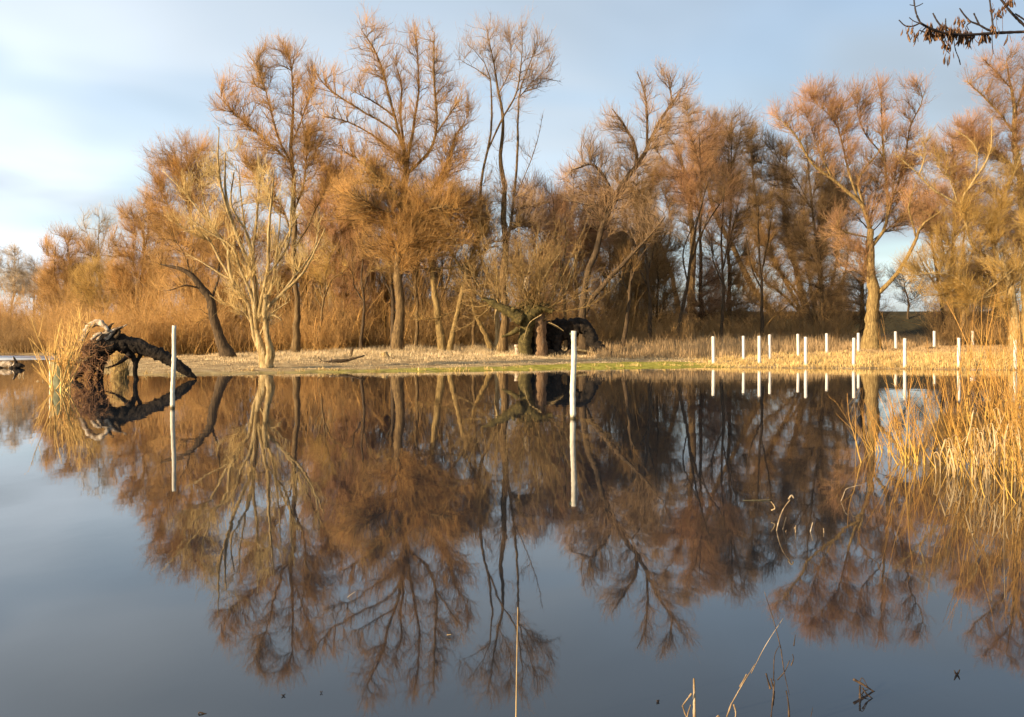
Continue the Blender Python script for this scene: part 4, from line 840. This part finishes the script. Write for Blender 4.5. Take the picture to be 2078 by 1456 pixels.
# ------------------------------------------------------------------ grass and undergrowth (nobody could count it)
def blades(name, mt, n, box, h, w, seed, keep, lean=.45, clump=1.5):
    g = rng(seed); x = box[0] + (box[1] - box[0]) * g.random(n); y = box[2] + (box[3] - box[2]) * g.random(n) ** 1.0
    d = shore_dist(x, y); k = keep(x, y, d, g); x, y = x[k], y[k]; n = len(x)
    cl = .55 + .45 * np.clip(wob(x * clump, y * clump) + .2, -.8, 1.2)
    H = h(x, y) * (.5 + .8 * g.random(n)) * cl; a = g.random(n) * 2 * math.pi; z = gz(x, y) - .02
    b = np.stack([x, y, z], -1); side = np.stack([np.cos(a), np.sin(a), 0 * a], -1) * (w * (.6 + .8 * g.random(n)))[:, None]
    a2 = a + math.pi / 2 + g.normal(size=n) * .6; out = np.stack([np.cos(a2), np.sin(a2), 0 * a2], -1) * (H * lean * g.random(n))[:, None]
    up = np.zeros((n, 3)); up[:, 2] = H
    V = np.stack([b - side, b + side, b - side * .7 + .3 * out + .55 * up, b + side * .7 + .3 * out + .55 * up, b + out + up], 1)
    i = np.arange(n) * 5; m = MB(); m.add(V, np.stack([i, i + 1, i + 3, i + 2], -1), np.stack([i + 2, i + 3, i + 4], -1), np.tile([0, 0, .5, .5, 1.], n))
    o = m.build(name, mt); return tag(o, kind='stuff')
blades('dry_grass', T['straw'], 240000, (-24, 14, 38, 84), lambda x, y: np.interp(shore_dist(x, y), [0, 1.5, 5, 12, 25], [.07, .08, .12, .30, .50]), .008, 200,
       lambda x, y, d, g: (d > .15) & (g.random(len(x)) > moss_amt(x, y, d) * .95) & (g.random(len(x)) < np.interp(d, [0, 3, 8, 30], [.3, .45, .9, .9]) * np.clip(.85 + .8 * wob(x * .9, y * .5), .2, 1)), lean=1.1)
blades('moss_grass', twig_mat('moss_grass', (.13, .12, .02), (.36, .33, .07), .4), 50000, (-10, 13, 42, 56), lambda x, y: .05 + 0 * x, .010, 201,
       lambda x, y, d, g: (d > .05) & (g.random(len(x)) < moss_amt(x, y, d)))
blades('sedge_tuft_grass', T['goldgrass'], 60000, (-15, 12, 38, 56), lambda x, y: .22 + 0 * x, .011, 204,
       lambda x, y, d, g: (d > -.25) & (d < 1.6) & (np.sin(x * 3.1 + 1.7 * np.sin(x * 1.3)) * np.sin(y * 2.7 + x) > .55), lean=.9, clump=3)
# golden bank grass under the posts, in coarse clumps down to the water
blades('golden_grass', T['goldgrass'], 90000, (9.5, 40, 36, 62), lambda x, y: np.interp(x, [9.5, 12, 20], [.12, .27, .32]), .013, 202,
       lambda x, y, d, g: (d > .02) & (d < 15) & (x > 9.5 + .8 * wob(y, x)) & (g.random(len(x)) < np.interp(d, [0, 1, 15], [1, .9, .5])), lean=.9, clump=2.2)
def back_row(x): return 54.5 + (x - 12.7) * 1.02
blades('tan_grass', T['tan'], 150000, (4, 50, 54, 104), lambda x, y: np.where(y > back_row(x) + 2.2, np.interp(y - back_row(x), [2, 6, 16], [.55, .95, 1.15]), .22) * np.interp(x, [4, 12], [.6, 1]), .014, 203,
       lambda x, y, d, g: (d > 7) & (x > 4 + (y - 56) * .1 + 1.5 * wob(x, y)))
def brush(name, mt, zones, seed, r=.014, twr=1.0, sp=.34):
    """thicket of thin upright shoots; zones: [(photo x0, x1, depth0, depth1, height m, shoots)]"""
    g = rng(seed); m = MB()
    for x0, x1, d0, d1, h, n in zones:
        px = x0 + (x1 - x0) * g.random(n); D = d0 + (d1 - d0) * g.random(n); X = (px - CX) / F * D
        ok = shore_dist(X, D) > .6; X, D = X[ok], D[ok]; n = len(X)
        if n == 0: continue
        cl = np.clip(.75 + .55 * wob(X * .42 + .3 * np.sin(D), D * .37), .25, 1.5)
        hh = h * (.35 + .6 * g.random(n)) * cl; K = 6; d = nrm(np.stack([g.normal(size=n) * sp, g.normal(size=n) * sp, np.ones(n)], -1))
        P = np.zeros((n, K, 3)); P[:, 0] = np.stack([X, D, gz(X, D) - .05], -1)
        for k in range(1, K): d = nrm(d + g.standard_normal((n, 3)) * .20 + np.array([0, 0, .05])); P[:, k] = P[:, k - 1] + d * (hh / (K - 1))[:, None]
        R = (r * (.5 + .8 * g.random(n) + 2.2 * g.random(n) ** 7))[:, None] * np.linspace(1, .35, K)[None]
        m.tubes(P, R, 3, 0, .6)
        P2, R2 = spawn(P, R, n * 5, g, (h * .14, h * .42), (20, 65), .4, 4, (.009 * twr, .005 * twr), (.12, 1), jit=.2); m.tubes(P2, R2, 3, .3, 1)
        P3, R3 = spawn(P2, R2, n * 6, g, (.3, .9), (20, 60), .3, 3, (.008, .0045), (.2, 1), jit=.2); m.tubes(P3, R3, 3, .5, 1)
    return tag(m.build(name, mt), kind='stuff')
brush('golden_undergrowth', T['orange'], [(100, 290, 64, 92, 4.6, 1700), (240, 450, 66, 90, 4.8, 2200), (-80, 60, 100, 130, 7, 900), (430, 700, 66, 84, 3.6, 1500), (-80, 300, 90, 108, 5.5, 1200)], 210)
brush('brown_undergrowth', T['brown'], [(-80, 180, 88, 104, 4.6, 2400), (560, 860, 70, 86, 4.0, 1400), (820, 1250, 70, 88, 4.2, 2000), (160, 330, 90, 104, 5, 900)], 211)
brush('dark_undergrowth', T['brown'], [(640, 1260, 80, 100, 4.6, 1700), (1200, 1480, 76, 98, 4.2, 1300), (1440, 1720, 80, 100, 3.6, 900)], 212)
brush('bank_brush', T['brown'], [(1180, 1420, 70, 84, 2.2, 700), (1900, 2140, 78, 96, 3.0, 700), (1480, 1700, 76, 90, 2.2, 600)], 213)
brush('sapling_thicket_undergrowth', T['orange'], [(300, 860, 70, 90, 9.0, 900), (-80, 140, 100, 130, 8, 700), (100, 300, 84, 100, 7, 400)], 214, r=.02)
brush('brown_sapling_undergrowth', T['brown'], [(700, 1300, 72, 92, 9.5, 1100), (1200, 1720, 84, 100, 8.5, 700), (1890, 2150, 82, 98, 7, 500)], 215, r=.02)
# ------------------------------------------------------------------ willow shrubs and reeds in the water near the camera
G2 = 'willow shrubs standing in the near water'
sh = T['shoot']
shoots('water_willow', 'outermost low willow shrub with fine reddish shoots over open water', 'shrub', 1790, 878, 13.2, 22, (.24, .28), .95, 300, sh, lean=(-.22, 0), stemn=9, r=.0055, twn=110, group=G2, fan=.26, twL=(.12, .42))
shoots('water_willow', 'willow shrub with long stems crossing low to one side, beside the outermost one', 'shrub', 1868, 925, 11.9, 20, (.22, .25), 1.15, 301, sh, lean=(-.32, 0), stemn=10, r=.0062, twn=110, group=G2, fan=.28, twL=(.12, .45))
shoots('water_willow', 'middle willow shrub whose tall shoots rise past the last white posts', 'shrub', 1965, 905, 11.6, 26, (.30, .3), 1.75, 302, sh, lean=(-.16, 0), stemn=10, r=.0065, twn=150, group=G2, fan=.2, twL=(.15, .5))
shoots('water_willow', 'tallest and densest willow shrub at the frame edge', 'shrub', 2066, 920, 11.2, 40, (.32, .35), 2.25, 303, sh, lean=(-.08, 0), stemn=12, r=.0072, twn=280, group=G2, fan=.17, twL=(.18, .6))
shoots('water_willow', 'nearest willow shrub, cut by the frame edge above its tangled reflection', 'shrub', 2092, 1010, 9.3, 28, (.22, .25), 1.35, 304, sh, lean=(-.14, 0), stemn=10, r=.0055, twn=190, group=G2, fan=.2, twL=(.15, .5))
shoots('water_willow', 'far willow shrub rising before the bank next to the end post', 'shrub', 2050, 838, 18.5, 24, (.45, .4), 2.7, 305, sh, lean=(-.1, 0), stemn=8, r=.009, twn=160, group=G2, fan=.2, twL=(.2, .7))
def reed_clump(label, px, py, D, n, h, seed, spread, name='reed_clump'):
    """dry cane with folded pale leaves"""
    g = rng(seed); O = W(px, py, D); O[2] = 0; root = thing(name, label, 'reeds', O)
    for i in range(n):
        b = O + np.array([g.normal() * spread, g.normal() * spread, -.08]); L = h * (.5 + .6 * g.random()); dx = g.normal() * .22
        c = spline(np.array([b, b + [dx * .3 * L, 0, L * .55], b + [dx * L, 0, L]]), 9); m = MB(); m.tubes(c, np.linspace(.0055, .003, 9), 6, cap=True)
        if g.random() < .75:   # a leaf folded down from the cane's top
            e = c[-1]; s = g.choice([-1, 1]); l = L * (.3 + .4 * g.random())
            q = spline(np.array([e, e + [s * .03, -.01, .02], e + [s * .06, -.02, -.25 * l], e + [s * (.06 + .05 * g.random()), -.02, -l]]), 9)
            m.tubes(q, np.array([.003, .006, .009, .011, .011, .010, .008, .005, .002]), 4)
        m.build('cane', M['reed'], root, O)
reed_clump('pale dry canes with folded leaves in front of the middle willow shrub', 1935, 960, 10.9, 9, .55, 310, .14)
reed_clump('bleached folded canes in front of the nearest willow shrub', 1995, 965, 10.6, 11, .6, 311, .16)
reed_clump('dry canes mixed into the densest willow shrub', 2050, 960, 10.8, 14, .75, 312, .2)
def stalk(px, y0, y1, D, label, seed, r=1.6, bend=0, mt='reed'): return reeds('reed_stalk', label, D, [(r, [(px, y0), (px + bend * .4, (y0 + y1) / 2), (px + bend, y1)])], M[mt], seed)
stalk(1047, 1490, 1238, 3.75, 'single long pale reed stalk rising through the slender tree reflection', 320, 1.9, 4)
stalk(2032, 1045, 880, 8.4, 'upright pale stalk in front of the bleached canes', 321, 1.4, 2)
reeds('reed_stem_tuft', 'tuft of dry reed stubs with one tall bowed stem in mid water', 7.7, [
 (2.0, [(1576, 1092), (1582, 1062), (1594, 1032), (1606, 1016)]), (2.4, [(1604, 1016), (1611, 1008), (1615, 1014)]), (1.8, [(1591, 1092), (1596, 1072), (1601, 1053)]), (1.5, [(1588, 1092), (1594, 1074)]), (1.7, [(1611, 1086), (1612, 1064)]),
 (1.6, [(1617, 1088), (1621, 1075)]), (1.4, [(1643, 1082), (1649, 1060)]), (1.6, [(1669, 1090), (1667, 1070)]), (2.4, [(1634, 1083), (1640, 1087), (1648, 1087)]), (1.6, [(1648, 1088), (1660, 1087), (1666, 1090)])], M['reed_old'], 322)
reeds('bent_reed', 'small crooked reed scrap above the bowed stem', 8.3, [(1.4, [(1568, 1038), (1575, 1034), (1572, 1026), (1567, 1020)])], M['reed'], 323)
reeds('bent_reed', 'thin reed bent at right angle beside the outermost willow shrub', 9.2, [(.9, [(1699, 1014), (1704, 1002), (1709, 990), (1722, 985), (1745, 980)])], M['reed_old'], 324)
reeds('floating_reed', 'long grey reed lying flat on the water near the bowed stem', 9.2, [(2.0, [(1505, 1015), (1530, 1014), (1562, 1013)])], M['pole'], 325)
reeds('broken_reed', 'short bent reed with a torn tip in the giant willow reflection', 6.6, [(1.6, [(841, 1190), (845, 1170), (851, 1150)]), (1.4, [(846, 1150), (856, 1149), (860, 1156)])], M['reed_old'], 326)
reeds('broken_reed', 'short curved pale reed beside the torn-tipped one', 6.4, [(1.8, [(896, 1186), (900, 1175), (905, 1168)])], M['reed_old'], 327)
reeds('broken_reed', 'dark bent reed with two pale broken ends in the reflection', 5.75, [(1.6, [(721, 1226), (722, 1222), (728, 1222), (760, 1223)]), (1.6, [(690, 1226), (691, 1219)]), (1.2, [(722, 1252), (714, 1240), (700, 1224), (706, 1212), (722, 1200)])], M['reed_old'], 328)
reeds('reed_scrap', 'tiny pale reed scrap floating in the giant willow reflection', 4.95, [(1.3, [(906, 1293), (915, 1292)])], M['reed'], 329)
# reeds rising from the near edge
reeds('broken_reed', 'thick snapped pale reed stub with a dark folded leaf', 3.85, [
 (4.2, [(1413, 1475), (1413, 1430), (1412, 1384)]), (2.6, [(1406, 1412), (1396, 1425), (1387, 1437)]), (2.4, [(1387, 1437), (1392, 1452), (1402, 1475)]), (2.6, [(1388, 1475), (1394, 1440), (1399, 1425)])], M['reed_old'], 330)
reeds('reed_stalk', 'long thin diagonal stalk reaching up over the dark water', 3.8, [
 (2.8, [(1468, 1480), (1480, 1450), (1487, 1430)]), (1.5, [(1486, 1432), (1510, 1390), (1535, 1350)]), (1.0, [(1525, 1368), (1555, 1310), (1590, 1256)]), (2.4, [(1505, 1400), (1512, 1388), (1519, 1374)]), (2.2, [(1489, 1430), (1493, 1445), (1490, 1470)]), (2.8, [(1450, 1476), (1457, 1452), (1466, 1476)])], M['reed_old'], 331)
reeds('reed_stalk', 'upright dry sedge with dark split leaves between the diagonal stalk and the folded triangle', 3.8, [
 (2.2, [(1562, 1480), (1568, 1420), (1572, 1380)]), (3.2, [(1574, 1440), (1576, 1410), (1570, 1385)]), (1.4, [(1572, 1385), (1580, 1320), (1584, 1314)]), (1.2, [(1583, 1314), (1572, 1270), (1550, 1200)]), (2.8, [(1566, 1402), (1561, 1385), (1557, 1370)]),
 (1.6, [(1577, 1380), (1592, 1362), (1602, 1340)]), (1.5, [(1600, 1345), (1605, 1330), (1603, 1322)]), (1.5, [(1608, 1308), (1611, 1285)]), (1.2, [(1584, 1316), (1590, 1360), (1601, 1410)]), (2.8, [(1606, 1480), (1604, 1430), (1600, 1408)]), (1.0, [(1637, 1480), (1640, 1450), (1644, 1430)])], M['reed_dark'], 332)
reeds('folded_reed', 'dark reed folded into a triangle on the open water', 4.17, [
 (3.6, [(1741, 1418), (1740, 1400), (1740, 1386)]), (3.4, [(1740, 1387), (1760, 1398), (1783, 1413)]), (2.0, [(1744, 1390), (1752, 1402), (1768, 1414)]), (1.2, [(1746, 1385), (1750, 1378), (1762, 1395)]), (1.8, [(1748, 1416), (1757, 1404), (1764, 1402)])], M['reed_dark'], 333)
reeds('folded_reed', 'small dark folded reed tip at the very edge of the near water', 3.95, [(2.2, [(400, 1456), (401, 1450), (412, 1452), (430, 1457)])], M['reed_dark'], 334)
def scrap(label, px, py, w, seed, mt, name='floating_leaf', asp=.5, hz=.006):
    g = rng(seed); D = CH * F / (py - HY); O = W(px, py, D); O[2] = 0; k = 9; L = w * MPP(D)
    s = np.linspace(-1, 1, k); c = np.c_[O[0] + s * L / 2, O[1] + .15 * L * np.sin(s * 2), .003 + hz * (s ** 2)]
    m = MB(); m.tubes(c, np.sin(np.linspace(.2, 2.94, k)) * L * asp * .3 + .001, 8, bump=.1, g=g, cap=True); tag(m.build(name, mt, None, O), label, 'debris')
scrap('tiny dark leaf afloat below the giant willow reflection, toward the folded tip', 575, 1413, 7, 340, M['twig_black'])
scrap('tiniest dark speck of leaf afloat below the tall tree reflections', 652, 1407, 4, 341, M['twig_black'])
scrap('small dark round seed afloat near the snapped reed stub', 1335, 1425, 5, 342, M['twig_black'], asp=1.2)
scrap('dark curled leaf afloat beyond the folded triangle reed', 1942, 1370, 13, 343, M['twig_black'], asp=.5, hz=.02)
scrap('white scrap afloat by the golden bank between the last two front posts', 1974, 770, 12, 344, M['white_scrap'], name='floating_scrap', asp=.7, hz=.05)
scrap('pale weathered plank lying along the golden bank edge', 1990, 751, 44, 345, M['bleached'], name='drift_plank', asp=.12, hz=.03)

# ------------------------------------------------------------------ overhanging branch with dry seed keys
def hanging_branch():
    D = 4.0; g = rng(400); O = W(2078, 66, D); root = thing('overhanging_branch', 'dark branch with hanging bunches of dry brown seeds against the sky', 'branch', O)
    mp = MPP(D)
    def tw(pts, r0, r1, dy=0.0, nm='twig'):
        p = np.array([W(x, y, D + e) for (x, y), e in zip(pts, np.linspace(0, dy, len(pts)))]); c = spline(p, 6 * len(p)); n = len(c)
        R = np.linspace(r0, r1, n) * mp * (1 + .10 * g.standard_normal(n)); m = MB(); m.tubes(c, R, 8, cap=True); m.build(nm, M['twig_black'], root, O); return c
    main = tw([(2330, 45), (2200, 58), (2078, 65), (2030, 67), (1985, 70), (1950, 71), (1920, 68), (1895, 61), (1876, 52), (1866, 46)], 4.6, 2.2, -.15, 'bough')
    tw([(1868, 48), (1860, 30), (1856, 12), (1854, -14)], 2.0, 1.3); tw([(1866, 48), (1850, 54), (1838, 53), (1824, 41)], 1.7, 1.2)
    tw([(1864, 47), (1854, 43), (1845, 36)], 1.2, .9); tw([(1857, 12), (1850, 11), (1846, 10)], 1.0, .8); tw([(1858, 14), (1866, 11), (1873, 7)], 1.0, .8)
    tw([(1926, 66), (1914, 57), (1903, 45), (1893, 27)], 2.0, 1.5); tw([(1920, 62), (1919, 50), (1919, 38)], 1.6, 1.1)
    tw([(2018, 66), (2003, 60), (1985, 50), (1970, 44), (1957, 31), (1947, 17)], 2.4, 1.4); tw([(1988, 52), (1982, 40), (1976, 27)], 1.8, 1.5)
    tw([(2016, 66), (2014, 45), (2011, 20), (2007, -10)], 2.0, 1.5); tw([(2090, 62), (2068, 42), (2047, 20), (2036, 5), (2020, -15)], 3.0, 2.4); tw([(2085, 45), (2072, 36), (2060, 28)], 2.0, 1.4)
    tw([(1970, 46), (1962, 52), (1966, 62)], 1.2, .9); tw([(2013, 70), (2014, 95), (2016, 110)], .9, .6); tw([(1934, 70), (1940, 105), (1946, 120), (1949, 132)], .8, 1.2); tw([(1880, 55), (1872, 63), (1868, 70)], 1.6, .9)
    tw([(1900, 62), (1888, 66), (1878, 66), (1866, 62)], 1.8, 1.2)
    def key(m, p, L, w, g):
        """one winged seed hanging from p"""
        d = nrm(np.array([g.normal() * .22, g.normal() * .22, -1.0])); k = 7; s = np.linspace(0, 1, k)[:, None]; bend = np.array([g.normal(), g.normal(), 0]) * .15 * L
        c = p + d * L * s + bend * s ** 2; a = nrm(np.array([[g.normal(), g.normal(), .1]]))[0]; wd = w * np.array([.12, .30, .55, .9, 1.0, .8, .25])
        nrmv = nrm(np.cross(d, a)); e = nrm(np.cross(nrmv, d)); V = np.stack([c + e * wd[:, None] * .5, c + nrmv * wd[:, None] * .16, c - e * wd[:, None] * .5, c - nrmv * wd[:, None] * .16], 1)
        i = (np.arange(k - 1) * 4)[:, None]; j = np.arange(4)[None]; j2 = (np.arange(4) + 1)[None] % 4
        m.add(V, np.stack([i + j, i + j2, i + 4 + j2, i + 4 + j], -1).reshape(-1, 4))
    bunches = [(x_ + dx_, y_ + dy_, n_, L_) for x_, y_, n_, L_ in [(1872, 60, 7, 20), (1892, 66, 9, 24), (1910, 70, 10, 24), (1945, 70, 8, 22), (1983, 74, 7, 20)] for dx_, dy_ in [(0, 0)]] + [(1829, 70, 2, 24), (1843, 60, 6, 16), (1850, 76, 5, 18), (1868, 66, 10, 22), (1878, 70, 9, 22), (1886, 72, 8, 20), (1899, 62, 12, 26), (1902, 82, 9, 24), (1905, 98, 8, 22), (1909, 118, 6, 22), (1918, 72, 9, 26), (1934, 62, 12, 26), (1937, 80, 8, 24), (1932, 46, 8, 14), (1940, 50, 6, 12),
               (1953, 84, 8, 24), (1958, 74, 7, 20), (1963, 68, 6, 16), (1976, 80, 6, 18), (1990, 76, 8, 22), (2003, 66, 7, 18), (2012, 32, 8, 14), (2022, 24, 6, 16), (2003, 24, 3, 10), (2034, 8, 9, 18), (2042, 6, 6, 16), (2033, 72, 4, 26), (2068, 70, 8, 22), (2074, 78, 5, 18)]
    for x, y, n, L in bunches:
        m = MB(); c = W(x, y, D) + np.array([0, g.normal() * .012 - .06, 0]); k = np.argmin(((main[:, [0, 2]] - c[[0, 2]]) ** 2).sum(1)); a = main[k] if np.linalg.norm(main[k] - c) < .1 else c + [0, 0, .02]
        m.tubes(spline(np.array([a, (a + c) / 2 + g.standard_normal(3) * .004, c]), 6), np.full(6, .0009), 5)
        for i in range(int(n * 1.4)):
            key(m, c + np.array([g.normal() * 3.2 * mp, g.normal() * 3.2 * mp, g.normal() * 4 * mp]), L * mp * (.6 + .5 * g.random()), (3.0 + 1.6 * g.random()) * mp * 1.25, g)
        m.build('seed_bunch', M['seed'], root, O)
hanging_branch()
